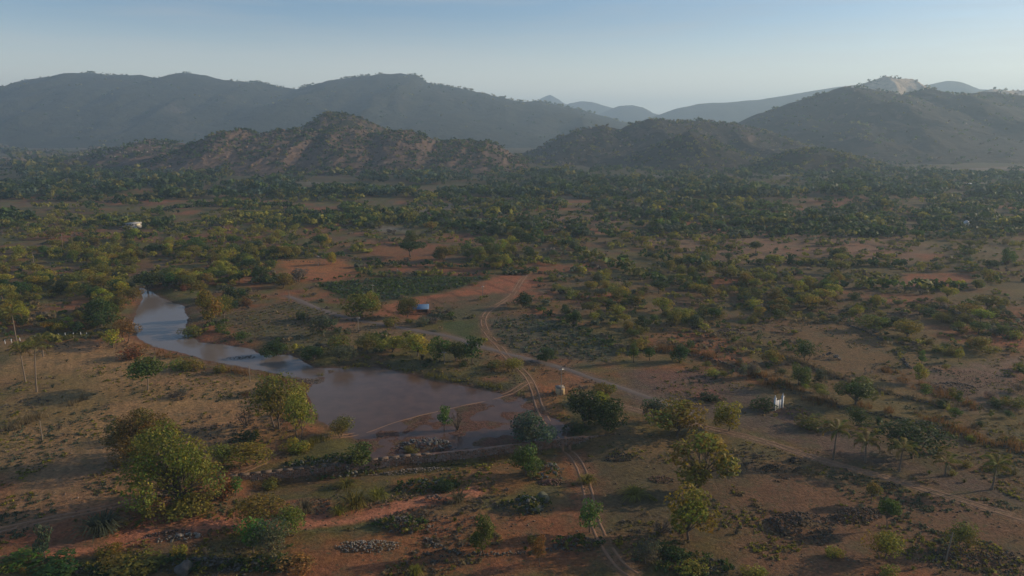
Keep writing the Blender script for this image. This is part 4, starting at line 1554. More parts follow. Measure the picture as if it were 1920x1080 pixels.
def build_things():
    rock_meshes()
    dam_wall()
    white_house()
    blue_shed()
    gate()
    pump_box()
    fence_posts()
    water_tank()
    far_road()
    pole(1052, 741, 56, "grey utility pole with crossarm beside the tan pump house")
    pole(672, 619, 27, "slim utility pole standing below the big two-trunked tree")
    pole(905, 556, 22, "utility pole on the corner of the red ploughed plots")
    pole(597, 498, 20, "utility pole at the edge of the upper orange field")
    pole(833, 682, 26, "utility pole on the pond bank among green trees")
    pole(699, 548, 16, "utility pole at the edge of the green crop field")
    pole(543, 566, 22, "pale weathered post with broken top beside the gravel road", arms=False, r=.12)
    pole(1383, 872, 22, "thin bare stake in the grass near the leaning yellowish tree", "marker_stake", "stake", False, .06)
    pole(80, 827, 42, "tall bare wooden pole in the dry field near the reed line", "marker_stake", "stake", False, .09)
    pole(469, 717, 34, "bare wooden pole at the stream bank end of the field", "marker_stake", "stake", False, .09)
    pole(1772, 1056, 66, "tilted pale dead pole rising from dark stony ground", "marker_stake", "stake", False, .10, .09)
    GREY, WARM, REDD, DARK_, PALEC = (.17, .165, .16), (.20, .155, .125), (.24, .13, .11), (.10, .085, .075), (.33, .29, .25)
    heap("big mound of purplish brown field stones on the open red ground", 1500, 985, 128, 1.5, 6.5, 40, 420, (.155, .115, .10), (.45, .8), rz=.1)
    heap("longer tail of purplish brown stones trailing away from the big mound", 1606, 968, 110, .9, 4.2, 30, 300, (.155, .115, .10), (.4, .75), rz=.25)
    heap("flat heap of blue-grey broken slabs at the pond's muddy edge", 800, 836, 100, .8, 6.0, 40, 220, (.17, .175, .19), (.5, 1.0))
    heap("leafy boulder pile topped with pale grey-green boulders", 990, 950, 85, 1.5, 4.5, 30, 160, (.15, .16, .15), (.5, 1.0), leafy=40)
    boulder("largest pale grey-green boulder resting on the leafy boulder pile", 1016, 938, 25, .85, (.15, .165, .12))
    boulder("second pale grey-green boulder at the front of the leafy boulder pile", 1008, 957, 22, .8, (.16, .165, .135))
    heap("grey stone bank with a sloping slab against the dam wall", 1022, 885, 62, 1.2, 7.0, 24, 140, (.19, .20, .19), (.5, 1.1), leafy=14)
    heap("short spread of pinkish red rubble below the dam wall", 1035, 905, 52, .5, 2.2, 14, 120, REDD, (.35, .6))
    heap("long overgrown bank of grey-green stones along the dam crest", 622, 868, 165, .7, 4.2, 36, 220, (.20, .20, .18), (.5, 1.0), rz=.1, leafy=60)
    heap("rubble spilling over the dam wall midway along its face", 775, 872, 150, .5, 2.4, 22, 260, (.27, .23, .20), (.4, .7), rz=.12)
    heap("overgrown stone mound below the middle of the dam wall", 800, 915, 118, 1.2, 4.5, 24, 150, (.16, .17, .15), (.5, .9), leafy=60)
    heap("stony bank with dark creepers above the village path", 758, 985, 110, 1.0, 4.0, 36, 240, (.19, .17, .155), (.4, .9), rz=-.3, leafy=34)
    heap("pale scattered stones lying on the red path corner", 690, 1025, 120, .5, 3.2, 34, 200, PALEC, (.3, .6))
    heap("pair of reddish boulders bedded beside the creeper bank", 815, 938, 44, .7, 2.0, 8, 50, (.30, .20, .16), (.6, 1.0))
    heap("dark weathered outcrop of jumbled stones at the bottom edge", 380, 1062, 190, .9, 3.5, 40, 240, (.13, .125, .115), (.4, .9), leafy=50)
    heap("grey pebble spit almost closing the neck between stream and pond", 580, 714, 62, .35, 3.5, 18, 260, (.22, .19, .18), (.3, .6), (.15, .4))
    heap("dark pebble bar lying in the middle of the stream", 448, 672, 70, .25, 4.0, 12, 220, (.17, .14, .135), (.3, .5), (.15, .4))
    heap("dark leafy stone bank below the bright green round tree", 505, 1058, 130, 1.1, 3.5, 30, 200, (.20, .20, .17), (.4, .9), leafy=46)
    heap("low stone bank under the bottom hedge", 215, 1070, 150, .5, 2.5, 18, 160, (.12, .11, .10), (.3, .7), leafy=60)
    heap("pale worn rock sheet beside the red path above the outcrop", 340, 1008, 90, .35, 1.6, 16, 70, (.34, .30, .26), (.5, 1.1), rz=.35)
    heap("purplish stones lying along the red path's edge", 315, 1000, 80, .35, 1.0, 14, 90, (.16, .11, .10), (.3, .6), rz=.3)
    boulder("single smooth grey boulder among the dark bottom outcrop", 348, 1072, 34, .9, (.15, .15, .15))
    heap("tumbled dark stones in the shade left of the lower track", 1080, 1020, 90, .7, 3.5, 22, 170, (.16, .14, .125), (.35, .75), leafy=26)
    heap("dark leafy stone tangle under the round bush by the lower edge", 1300, 1062, 130, 1.0, 4.5, 20, 180, (.13, .115, .10), (.4, .8), leafy=70)
    heap("low dark burnt patch of rubble on the slope beyond the dam end", 1165, 858, 62, .5, 3.0, 14, 130, DARK_, (.3, .6))
    heap("tiny reddish stone scatter halfway down the grassy slope", 1240, 900, 50, .3, 2.5, 10, 90, (.22, .13, .10), (.3, .5))
    heap("pinkish brown heap of dry stones among the mid slope bushes", 1368, 628, 64, 1.6, 7.0, 26, 240, (.24, .17, .145), (.5, 1.0))
    heap("grey rock outcrop beside the feathery dark tree", 1556, 672, 38, 1.4, 4.0, 14, 60, (.19, .175, .17), (.7, 1.4))
    heap("twiggy dark heap of stones on the pale rubble field", 1790, 728, 84, 1.1, 6.5, 28, 240, (.15, .125, .115), (.4, .9))
    heap("pale rubble patch spread over the sloping pinkish field", 1850, 715, 150, .3, 14.0, 20, 320, (.30, .21, .175), (.3, .6), (.15, .35))
    heap("stony dark ground heap around the tilted dead pole", 1830, 1050, 190, .4, 6.0, 30, 330, (.12, .095, .085), (.3, .6))
    heap("rust brown crumbled heap above the orange grass terraces", 1555, 596, 70, 1.0, 6.0, 16, 160, (.13, .11, .10), (.6, 1.1))
    heap("small black earth heap beside the field track", 1445, 880, 34, .8, 2.2, 10, 70, (.07, .06, .055), (.3, .6))
    heap("dark stump-like earth heap just above the field track", 1492, 865, 30, .7, 2.0, 8, 60, (.08, .065, .06), (.3, .6))
    heap("dark earth heap by the thin tree pair at the track", 1668, 914, 30, .8, 2.2, 8, 60, (.07, .06, .055), (.3, .6))
    stone_row("curved row of field stones ringing the small round tree", [(796, 1012), (830, 1030), (880, 1040), (950, 1040), (1010, 1034), (1080, 1022)], .35, .25, .5, (.17, .155, .14), "stone_row", "stone row")
    stone_row("rough stone bund under the orange grass above the gate", TERR_PX[0], .6, .3, .7, (.15, .125, .11))
    stone_row("upper stone bund crossing the brown pasture", TERR_PX[1], .7, .3, .7, (.16, .13, .115))
    stone_row("short straight stone wall running down from the yellow trees", TERR_PX[2], .5, .4, .8, (.15, .13, .12))
    stone_row("stone edging along the village path's upper side", [(560, 965), (640, 955), (720, 940), (800, 925)], .5, .2, .4, (.30, .22, .17))
    stone_row("dry stone line in the field behind the big spreading tree", [(240, 870), (330, 815), (400, 800), (470, 795)], .8, .2, .4, (.16, .13, .11), layers=1)
    stone_row("broken line of stones across the far orange field", [(520, 487), (600, 492), (680, 487), (760, 490)], 1.6, .4, .9, (.18, .12, .09), layers=1)


TERR_PX = [[(1180, 655), (1300, 668), (1400, 700), (1480, 735), (1580, 765), (1700, 790), (1800, 815), (1920, 850)],
           [(1380, 648), (1440, 662), (1520, 690), (1600, 720), (1690, 745), (1800, 770)],
           [(1590, 610), (1640, 630), (1680, 660), (1705, 690)]]

# ================================================================== PLANTS PLACED FROM THE PHOTOGRAPH
# kind, base x, base y, height px, width px, tint, name, category, label
NAMED = [
    ('big', 332, 950, 178, 168, 'olive', 'broad_tree', 'tree', "largest spreading olive tree, its golden lower boughs over the dry field's corner"),
    ('big', 275, 868, 118, 122, 'olive', 'broad_tree', 'tree', "dark-topped olive tree just behind the largest spreading tree"),
    ('bush', 352, 968, 44, 84, 'olive', 'bush', 'bush', "olive undergrowth bush at the foot of the largest tree"),
    ('bush', 425, 935, 62, 40, 'orange', 'bush', 'bush', "rusty bush against the dam end beside the largest tree"),
    ('young', 442, 930, 40, 30, 'brightgreen', 'sapling', 'tree', "bright green sapling sprouting at the dam wall's buried end"),
    ('airy', 490, 985, 68, 98, 'golden', 'bush', 'bush', "golden fine-leaved bush above the stony bottom bank"),
    ('airy', 545, 1005, 60, 70, 'olive', 'bush', 'bush', "olive drooping bush beside the village path bend"),
    ('young', 476, 1040, 78, 56, 'brightgreen', 'broad_tree', 'tree', "bright green round tree rising out of the bottom boulder bank"),
    ('airy', 508, 1050, 84, 86, 'greygreen', 'bush', 'bush', "grey-green sparse bush wrapped round the bright green bank tree"),
    ('feather', 190, 1002, 46, 88, 'greygreen', 'fan_grass', 'grass clump', "wide fountain of grey-green arching fronds on the lower verge"),
    ('young', 86, 1052, 76, 36, 'smoky', 'sapling', 'tree', "thin twiggy sapling with smoky crown near the bottom corner"),
    ('bush', 206, 1046, 34, 54, 'golden', 'bush', 'bush', "golden shrub on red soil above the bottom hedge"),
    ('bush', 335, 1040, 26, 34, 'yellowgreen', 'bush', 'bush', "small yellow-green shrub over the dark bottom outcrop"),
    ('bush', 30, 1062, 26, 90, 'midgreen', 'bush', 'bush', "low green bush in the bottom corner beside the red path"),
    ('bush', 120, 1066, 30, 110, 'darkgreen', 'bush', 'bush', "long low dark green bush along the bottom edge"),
    ('bush', 250, 1068, 34, 110, 'olive', 'bush', 'bush', "olive hedge-like bush beside the single smooth grey boulder"),
    ('bush', 555, 1070, 40, 70, 'orange', 'bush', 'bush', "rusty orange bush at the bottom edge of the red ground"),
    ('clump', 570, 962, 34, 60, 'tan', 'grass_clump', 'grass clump', "tan arching grass clump before the dam wall"),
    ('clump', 668, 952, 40, 70, 'golden', 'grass_clump', 'grass clump', "largest golden reed clump below the dam wall"),
    ('clump', 635, 965, 26, 40, 'golden', 'grass_clump', 'grass clump', "smaller golden clump leaning on the largest reed clump"),
    ('clump', 708, 935, 26, 44, 'yellowgreen', 'grass_clump', 'grass clump', "yellow-green grass clump beneath the overgrown stone mound"),
    ('clump', 860, 940, 26, 56, 'tan', 'grass_clump', 'grass clump', "tan grass tuft by the path's end behind the round tree"),
    ('bush', 836, 918, 26, 40, 'darkgreen', 'bush', 'bush', "dark green bush capping the overgrown stone mound"),
    ('clump', 650, 912, 22, 60, 'olive', 'grass_clump', 'grass clump', "olive grass tuft at the foot of the dam's pale stretch"),
    ('bush', 512, 915, 26, 40, 'olive', 'bush', 'bush', "olive bush at the foot of the dam wall's first stretch"),
    # pond and stream
    ('bush', 668, 868, 52, 60, 'midgreen', 'bush', 'bush', "round green bush standing at the pond's near corner on the dam"),
    ('airy', 640, 820, 46, 58, 'olive', 'bush', 'bush', "olive bush where the shore track meets the water"),
    ('airy', 520, 802, 116, 104, 'olive', 'broad_tree', 'tree', "tall olive thicket tree on the narrow strip between field and pond"),
    ('airy', 562, 826, 108, 66, 'golden', 'broad_tree', 'tree', "golden thicket tree at the pond's near bank"),
    ('bush', 566, 752, 48, 52, 'yellowgreen', 'bush', 'bush', "yellow-green bush overhanging the neck of the pond"),
    ('bush', 500, 735, 34, 46, 'olive', 'bush', 'bush', "olive bush at the field corner above the pond neck"),
    ('twig', 462, 800, 44, 44, 'greybrown', 'bare_bush', 'bush', "grey leafless bush at the dry field's edge by the thicket"),
    ('bush', 460, 830, 30, 56, 'darkgreen', 'bush', 'bush', "dark low bush beneath the thicket on the field edge"),
    ('airy', 470, 872, 48, 96, 'yellowgreen', 'bush', 'bush', "yellow-green spreading bush beside the shore track"),
    ('airy', 420, 868, 46, 60, 'olive', 'bush', 'bush', "olive bush between the largest tree and the shore track"),
    ('bush', 560, 842, 30, 60, 'golden', 'bush', 'bush', "golden bush lining the shore track near the dam"),
    ('lone', 277, 731, 70, 70, 'midgreen', 'umbrella_tree', 'tree', "lone umbrella-crowned tree on a tall bare trunk in the dry field"),
    ('bush', 335, 742, 20, 36, 'greybrown', 'bush', 'bush', "grey-brown low bush beside the lone umbrella tree"),
    ('young', 212, 652, 42, 34, 'yellowgreen', 'broad_tree', 'tree', "small yellow-green tree at the fence's stream end"),
    ('broad', 190, 612, 64, 58, 'darkgreen', 'broad_tree', 'tree', "dense dark green tree among the orchard near the stream"),
    ('broad', 222, 590, 44, 36, 'olive', 'broad_tree', 'tree', "olive tree leaning against the dense dark green tree"),
    ('airy', 238, 640, 52, 56, 'orange', 'bush', 'bush', "rusty bush on the stream's near bank by the fence end"),
    ('bush', 250, 672, 34, 56, 'orange', 'bush', 'bush', "low rusty brush where the stream bends from the fence"),
    ('bush', 345, 690, 26, 44, 'yellowgreen', 'bush', 'bush', "yellow-green bush on the stream's near bank past the bend"),
    ('bush', 362, 694, 26, 36, 'golden', 'bush', 'bush', "golden bush next in line along the stream's near bank"),
    ('bush', 412, 700, 20, 30, 'olive', 'bush', 'bush', "small olive bush on the bank halfway down the stream"),
    ('flat', 276, 550, 44, 62, 'darkgreen', 'flat_tree', 'tree', "dark flat-crowned tree hanging over the stream's upper end"),
    ('airy', 252, 565, 34, 50, 'olive', 'bush', 'bush', "olive bush on the bank at the stream's upper end"),
    ('open', 396, 610, 80, 58, 'yellowgreen', 'broad_tree', 'tree', "tall yellow-green tree on the far bank of the stream"),
    ('open', 420, 596, 50, 40, 'olive', 'broad_tree', 'tree', "olive tree close behind the tall yellow-green stream tree"),
    ('bush', 365, 628, 28, 50, 'olive', 'bush', 'bush', "olive bush at the widest point of the stream's far bank"),
    ('bush', 416, 622, 24, 30, 'midgreen', 'bush', 'bush', "round green bush at the crop rows' stream corner"),
    ('bush', 455, 635, 20, 32, 'midgreen', 'bush', 'bush', "small green bush on the bank below the crop rows"),
    ('broad', 512, 672, 36, 46, 'darkgreen', 'bush', 'bush', "very dark round bush at the lower stream's far bank"),
    ('broad', 588, 676, 32, 44, 'darkgreen', 'bush', 'bush', "dark bush on the far bank near the pond neck"),
    ('airy', 640, 680, 42, 56, 'greygreen', 'bush', 'bush', "grey-green bush on the pond's far corner bank"),
    ('airy', 690, 662, 44, 56, 'olive', 'bush', 'bush', "olive bush in the hedge above the pond's far bank"),
    ('open', 735, 660, 38, 60, 'yellowgreen', 'broad_tree', 'tree', "yellow-green loose tree in the hedge above the pond"),
    ('open', 782, 668, 52, 62, 'yellowgreen', 'broad_tree', 'tree', "taller yellow-green tree in the hedge by the gravel road"),
    ('open', 824, 678, 56, 44, 'midgreen', 'broad_tree', 'tree', "upright mid-green tree on the pond bank"),
    ('broad', 856, 676, 42, 46, 'midgreen', 'broad_tree', 'tree', "round mid-green tree between the upright tree and the dark pair"),
    ('young', 886, 682, 62, 40, 'darkgreen', 'broad_tree', 'tree', "darkest two-tiered tree on the pond bank beside the road"),
    ('bush', 930, 690, 22, 40, 'olive', 'bush', 'bush', "olive brush at the road's near side before the crossing"),
    ('airy', 958, 698, 34, 50, 'golden', 'bush', 'bush', "golden bush in the fork where road and winding track meet"),
    ('broad', 1023, 678, 32, 34, 'darkgreen', 'bush', 'bush', "round dark bush by the gravel road past the fork"),
    ('broad', 1002, 832, 70, 78, 'smoky', 'broad_tree', 'tree', "round smoky green tree standing at the dam end of the crossing"),
    ('broad', 988, 892, 70, 62, 'midgreen', 'broad_tree', 'tree', "green tree below the dam wall in front of the smoky round one"),
    ('young', 833, 806, 54, 30, 'brightgreen', 'sapling', 'tree', "slim bright green sapling on the pond's slab heap"),
    ('twig', 858, 806, 46, 34, 'greybrown', 'bare_bush', 'bush', "thin bare bush beside the slim sapling in the pond"),
    ('bush', 772, 846, 14, 30, 'golden', 'bush', 'bush', "small golden bush at the near end of the slab heap"),
    ('broad', 1098, 800, 80, 70, 'darkgreen', 'broad_tree', 'tree', "dark green bushy tree, the taller of the joined pair near the pump house"),
    ('broad', 1142, 808, 66, 70, 'darkgreen', 'broad_tree', 'tree', "dark green bushy tree, the lower of the joined pair over stones"),
    ('open', 1122, 790, 66, 36, 'yellowgreen', 'bush', 'bush', "yellow-green bush lit between the joined dark pair"),
    ('open', 1132, 756, 46, 52, 'golden', 'broad_tree', 'tree', "golden brown dry-leaved tree behind the joined dark pair"),
    ('bush', 1080, 806, 20, 50, 'darkgreen', 'bush', 'bush', "dark ground bush under the taller of the joined pair"),
    # lower middle
    ('broad', 904, 1036, 78, 50, 'midgreen', 'broad_tree', 'tree', "neat egg-shaped green tree inside the curved row of field stones"),
    ('young', 1106, 998, 72, 50, 'brightgreen', 'broad_tree', 'tree', "bright green tree beside the winding track's lower bend"),
    ('young', 1012, 1062, 64, 32, 'orange', 'sapling', 'tree', "rusty orange two-tier shrub beyond the curved stone row"),
    ('bush', 1004, 1018, 22, 32, 'golden', 'bush', 'bush', "golden tuft of leaves on top of the rusty shrub"),
    ('clump', 1100, 905, 22, 44, 'yellowgreen', 'grass_clump', 'grass clump', "yellow-green grass tuft on the winding track's crown"),
    ('clump', 1190, 930, 22, 66, 'yellowgreen', 'grass_clump', 'grass clump', "wide yellow-green grass tuft on the slope beside the lower track"),
    ('twig', 1240, 1000, 40, 60, 'greybrown', 'bare_bush', 'bush', "grey leafless bush on the slope under the yellowish round tree"),
    ('clump', 780, 1079, 26, 34, 'yellowgreen', 'grass_clump', 'grass clump', "yellow-green grass tuft at the bottom edge of red ground"),
    ('open', 1268, 818, 84, 112, 'yellowgreen', 'broad_tree', 'tree', "broad yellow-green tree growing beside the field track"),
    ('open', 1228, 790, 54, 50, 'greygreen', 'bush', 'bush', "grey-green bush hugging the broad yellow-green track tree"),
    ('open', 1366, 808, 64, 58, 'yellowgreen', 'broad_tree', 'tree', "medium yellow-green tree across the track from the broad one"),
    ('open', 1312, 912, 118, 122, 'yellowgreen', 'broad_tree', 'tree', "leaning yellowish tree with drooping boughs on the grassy slope"),
    ('open', 1292, 1012, 112, 102, 'yellowgreen', 'broad_tree', 'tree', "yellowish round tree above the dark leafy stone tangle"),
    ('bush', 1262, 1040, 34, 60, 'darkgreen', 'bush', 'bush', "dark bush below the yellowish round tree"),
    ('airy', 1215, 1058, 50, 58, 'greygreen', 'bush', 'bush', "grey-green sparse bush at the lower edge by the deep track"),
    ('bush', 1300, 1079, 36, 60, 'yellowgreen', 'bush', 'bush', "yellow-green bush at the bottom edge under the stone tangle"),
    ('bush', 1415, 1079, 26, 50, 'yellowgreen', 'bush', 'bush', "pale yellow-green bush on the bottom edge of the red field"),
    ('flat', 1634, 944, 44, 30, 'olive', 'broad_tree', 'tree', "thin olive tree at the tail of the long stone heap"),
    ('flat', 1663, 992, 64, 42, 'midgreen', 'broad_tree', 'tree', "mid-green tree on a bent dark trunk beside the stone heap"),
    ('airy', 1654, 1048, 64, 70, 'yellowgreen', 'bush', 'bush', "bushy yellow-green round shrub below the bent-trunk tree"),
    ('bush', 1564, 1046, 26, 38, 'yellowgreen', 'bush', 'bush', "small yellow-green tuft bush below the large mound of stones"),
    ('airy', 1806, 1032, 58, 56, 'olive', 'bush', 'bush', "twiggy olive shrub standing beside the tilted dead pole"),
    ('bush', 1664, 1079, 26, 40, 'yellowgreen', 'bush', 'bush', "yellow-green bush at the bottom edge below the round shrub"),
    ('broad', 1605, 758, 60, 82, 'midgreen', 'broad_tree', 'tree', "dense two-lobed green tree at the end of the orange grass terrace"),
    ('open', 1498, 722, 50, 42, 'midgreen', 'broad_tree', 'tree', "rounded green tree standing in the orange terrace grass"),
    ('open', 1540, 718, 34, 26, 'greygreen', 'sapling', 'tree', "thin grey-green sapling above the two-lobed green tree"),
    ('airy', 1512, 676, 44, 50, 'darkgreen', 'bush', 'bush', "feathery dark multi-stemmed tree on the brown pasture"),
    ('open', 1724, 718, 44, 32, 'yellowgreen', 'broad_tree', 'tree', "slim yellow-green tree at the edge of the pale rubble field"),
    ('young', 1734, 744, 30, 26, 'midgreen', 'sapling', 'tree', "mid-green sapling just below the slim rubble-field tree"),
    ('airy', 1712, 857, 84, 130, 'darkgreen', 'bush', 'bush', "huge dark green thicket behind the row of palms"),
    ('airy', 1610, 800, 44, 56, 'darkgreen', 'bush', 'bush', "dark thicket beside the first palm below the terrace"),
    ('bush', 1520, 800, 34, 56, 'olive', 'bush', 'bush', "olive bush between the white gate and the first palm"),
    ('bush', 1428, 768, 32, 44, 'darkgreen', 'bush', 'bush', "dark bush pressed against the white gate"),
    ('bush', 1330, 752, 20, 50, 'darkgreen', 'bush', 'bush', "dark bush at the vivid red soil patch"),
    ('broad', 1273, 678, 38, 34, 'darkgreen', 'broad_tree', 'tree', "round dark tree at the field edge across the terrace"),
    ('young', 1188, 680, 44, 24, 'midgreen', 'sapling', 'tree', "slim mid-green tree at the top of the grey-green field"),
    ('young', 1218, 676, 30, 24, 'darkgreen', 'sapling', 'tree', "small dark sapling between the slim tree and the round dark one"),
    ('open', 1202, 655, 24, 36, 'golden', 'bush', 'bush', "golden bush behind the slim tree at the field top"),
    ('broad', 1078, 613, 36, 32, 'darkgreen', 'broad_tree', 'tree', "purplish dark round tree on the rough slope past the winding track"),
    ('broad', 1060, 592, 26, 20, 'darkgreen', 'bush', 'bush', "small dark bush up-slope of the purplish round tree"),
    ('broad', 980, 577, 36, 36, 'darkgreen', 'broad_tree', 'tree', "dense dark tree where the winding track climbs away"),
    ('open', 1243, 588, 38, 40, 'yellowgreen', 'broad_tree', 'tree', "yellow-green round tree alone in grey scrub on the slope"),
    ('open', 676, 598, 56, 68, 'olive', 'broad_tree', 'tree', "large two-trunked tree between crop field and gravel road"),
    ('open', 698, 590, 52, 36, 'golden', 'broad_tree', 'tree', "golden tree fused to the side of the two-trunked tree"),
    ('broad', 764, 594, 42, 42, 'olive', 'broad_tree', 'tree', "round olive tree shading the blue-roofed shed"),
    ('bush', 736, 612, 26, 36, 'olive', 'bush', 'bush', "olive bush at the roadside below the shed's shade tree"),
    ('bush', 792, 612, 26, 26, 'greygreen', 'bush', 'bush', "grey-green bush below the brick pile at the roadside"),
    ('bush', 564, 600, 22, 24, 'darkgreen', 'bush', 'bush', "small dark round bush among the crop rows"),
    ('open', 606, 630, 46, 56, 'greygreen', 'broad_tree', 'tree', "wide grey-green tree at the end of the crop rows"),
    ('bush', 640, 650, 34, 50, 'olive', 'bush', 'bush', "olive bush between the wide crop-row tree and the pond hedge"),
    ('broad', 490, 532, 40, 34, 'darkgreen', 'broad_tree', 'tree', "tall dark tree on the orchard's far edge before the orange field"),
    ('open', 530, 540, 34, 46, 'olive', 'broad_tree', 'tree', "olive tree beside the tall dark tree near the crop field"),
    ('open', 560, 528, 30, 40, 'greybrown', 'broad_tree', 'tree', "grey-brown thin tree at the crop field's upper corner"),
    ('open', 620, 496, 28, 26, 'yellowgreen', 'broad_tree', 'tree', "yellow-green round tree on the upper orange field"),
    ('flat', 770, 482, 36, 58, 'darkgreen', 'flat_tree', 'tree', "dark flat-topped pair-like tree on the red middle field"),
    ('open', 876, 484, 32, 30, 'midgreen', 'broad_tree', 'tree', "mid-green upright tree past the red middle field"),
    ('open', 942, 476, 32, 28, 'yellowgreen', 'broad_tree', 'tree', "yellow-green tree near the head of the winding track"),
    ('young', 752, 412, 24, 24, 'darkgreen', 'broad_tree', 'tree', "dark upright tree beside the pale quarry stones"),
    ('broad', 1842, 660, 34, 56, 'yellowgreen', 'broad_tree', 'tree', "wide yellow-green tree on the red strip at the slope's end"),
    ('broad', 1700, 632, 40, 62, 'yellowgreen', 'broad_tree', 'tree', "brightest yellow-green tree on the slope above the straight stone wall"),
    ('open', 1636, 618, 34, 60, 'olive', 'broad_tree', 'tree', "olive wide tree next to the brightest slope tree"),
    ('open', 1888, 500, 40, 26, 'midgreen', 'broad_tree', 'tree', "upright green tree far along the slope above the red cut bank"),
    ('open', 1852, 530, 30, 34, 'yellowgreen', 'broad_tree', 'tree', "yellow-green tree at the end of the red cut bank"),
]

PALMS = [
    (69, 735, 90, "tallest leaning coconut palm in the ploughed dry field", .8),
    (48, 716, 66, "shorter coconut palm just before the tallest leaning one", -.3),
    (81, 668, 34, "small yellowing coconut palm by the fence posts", .1),
    (32, 645, 62, "coconut palm rising from the orchard edge at the posts", -.2),
    (1562, 862, 62, "first coconut palm of the trackside row, taller with two-tier crown", .3),
    (1622, 868, 44, "second coconut palm of the trackside row, thin golden crown", -.2),
    (1686, 884, 48, "third coconut palm of the trackside row, drooping yellow fronds", .2),
    (1772, 892, 28, "smallest palm of the trackside row, a young tuft", 0),
    (1860, 918, 52, "last coconut palm of the trackside row near the frame's edge", .3),
    (118, 470, 36, "coconut palm in the olive orchard beyond the dense dark tree", .2),
    (137, 466, 34, "twin coconut palm standing close by the orchard palm", -.2),
    (64, 500, 34, "coconut palm with thin crown deep in the orchard", .1),
]

MARKS = [("the white farm house", 243, 425), ("the stream", 300, 600), ("the upper orange field", 595, 505), ("the green crop field", 760, 538), ("the red ploughed plots", 850, 555), ("the blue-roofed shed", 789, 574),
         ("the winding track", 915, 610), ("the pond", 780, 740), ("the dam wall", 780, 860), ("the white gate", 1459, 755), ("the red cut bank", 1760, 522), ("the tan pump house", 1050, 732),
         ("the orange terrace grass", 1440, 710), ("the pale rubble field", 1840, 715), ("the brown pasture", 1590, 650), ("the grey-green field", 1040, 640), ("the fence posts", 90, 636), ("the rocky hill", 640, 300),
         ("the pale quarry stones", 840, 392), ("the far pink fallow", 1480, 465), ("the water tank", 1811, 420), ("the red middle field", 760, 470), ("the dry field", 180, 760), ("the field track", 1650, 892), ("the stone mound", 1500, 960)]
MARKS = [(n, np.array(G(a, b)[:2])) for n, a, b in MARKS]
SIZE_WORD = ((2.2, 'tiny'), (3.4, 'small'), (5.0, 'medium'), (6.6, 'tall'), (99, 'large'))
SHAPE_WORD = {'broad': 'dense round', 'open': 'loose-crowned', 'flat': 'flat-topped', 'young': 'slim', 'bush': 'rounded', 'airy': 'feathery', 'twig': 'leafless', 'clump': 'spiky'}
ORD = ['first', 'second', 'third', 'fourth', 'fifth', 'sixth', 'seventh', 'eighth', 'ninth', 'tenth', 'eleventh', 'twelfth']


def quick_table():
    xs, ys = np.arange(-250, 250.1, .5), np.arange(40, 335, .5)
    Y, X = np.meshgrid(ys, xs, indexing='ij')
    x, y = X.ravel(), Y.ravel()
    water = signed(POND, x, y)
    track = np.full(x.shape, 1e9)
    for T, w, g in TRACKS.values():
        track = np.minimum(track, near_line(T[::6], x, y))
    dam = near_line(DAM[::4], x, y)
    block = np.zeros(x.shape, bool)
    for P in KEEP_CLEAR_PX:
        block |= signed(poly(P), x, y) > 0
    for k, a in (('water', water), ('track', track), ('dam', dam), ('block', block)):
        TABLE[k] = a.reshape(X.shape)


TABLE = {}
HOUSE_XY = G(243, 430)[:2]


def look(k, x, y):
    i, j = int(round((y - 40) * 2)), int(round((x + 250) * 2))
    a = TABLE[k]
    if 0 <= i < a.shape[0] and 0 <= j < a.shape[1]:
        return a[i, j]
    if k == 'block' and abs(x - HOUSE_XY[0]) < 9 and -26 < y - HOUSE_XY[1] < 7:
        return True
    return {'water': -99., 'track': 99., 'dam': 99., 'block': False}[k]


def relation(x, y):
    best = min(MARKS, key=lambda m: math.hypot(m[1][0] - x, (m[1][1] - y) * .6))
    dx, dy = x - best[1][0], y - best[1][1]
    far = math.hypot(dx, dy)
    near = 'just ' if far < 22 else ('well ' if far > 75 else '')
    if abs(dy) > abs(dx) * 1.2:
        return near + ('beyond ' if dy > 0 else 'in front of ') + best[0]
    return near + ('right of ' if dx > 0 else 'left of ') + best[0]


def in_poly(P, a, b):
    return signed(np.array(P, float), np.array([a]), np.array([b]))[0] > 0


KEEP_CLEAR_PX = [[(700, 595), (720, 572), (780, 556), (900, 540), (925, 518), (1005, 520), (985, 550), (870, 562), (820, 580)], [(520, 487), (650, 486), (672, 512), (640, 528), (540, 520)],
                 [(585, 528), (760, 518), (930, 518), (850, 546), (730, 562), (640, 558)], [(410, 592), (540, 562), (640, 585), (610, 645), (450, 636)], [(1700, 511), (1822, 509), (1818, 536), (1690, 538)],
                 [(905, 600), (1000, 588), (1080, 610), (1160, 650), (1140, 680), (1010, 672), (950, 655)], [(830, 606), (898, 598), (908, 640), (855, 645)], [(1500, 606), (1620, 612), (1670, 670), (1590, 720), (1510, 690)],
                 [(1300, 724), (1345, 730), (1352, 752), (1300, 748)], [(690, 455), (790, 452), (860, 470), (830, 488), (700, 488)],
                 [(1455, 735), (1490, 740), (1560, 790), (1455, 790)]]


def clear_spot(px, py, x, y, r):
    if look('water', x, y) > -1.0 - r * .3 or look('track', x, y) < 1.4 + r * .5 or look('block', x, y) or look('dam', x, y) < 2:
        return False
    for a, b, q in PLANTED:
        if (a - x) ** 2 + (b - y) ** 2 < (q + r * .6) ** 2 * .5:
            return False
    return True


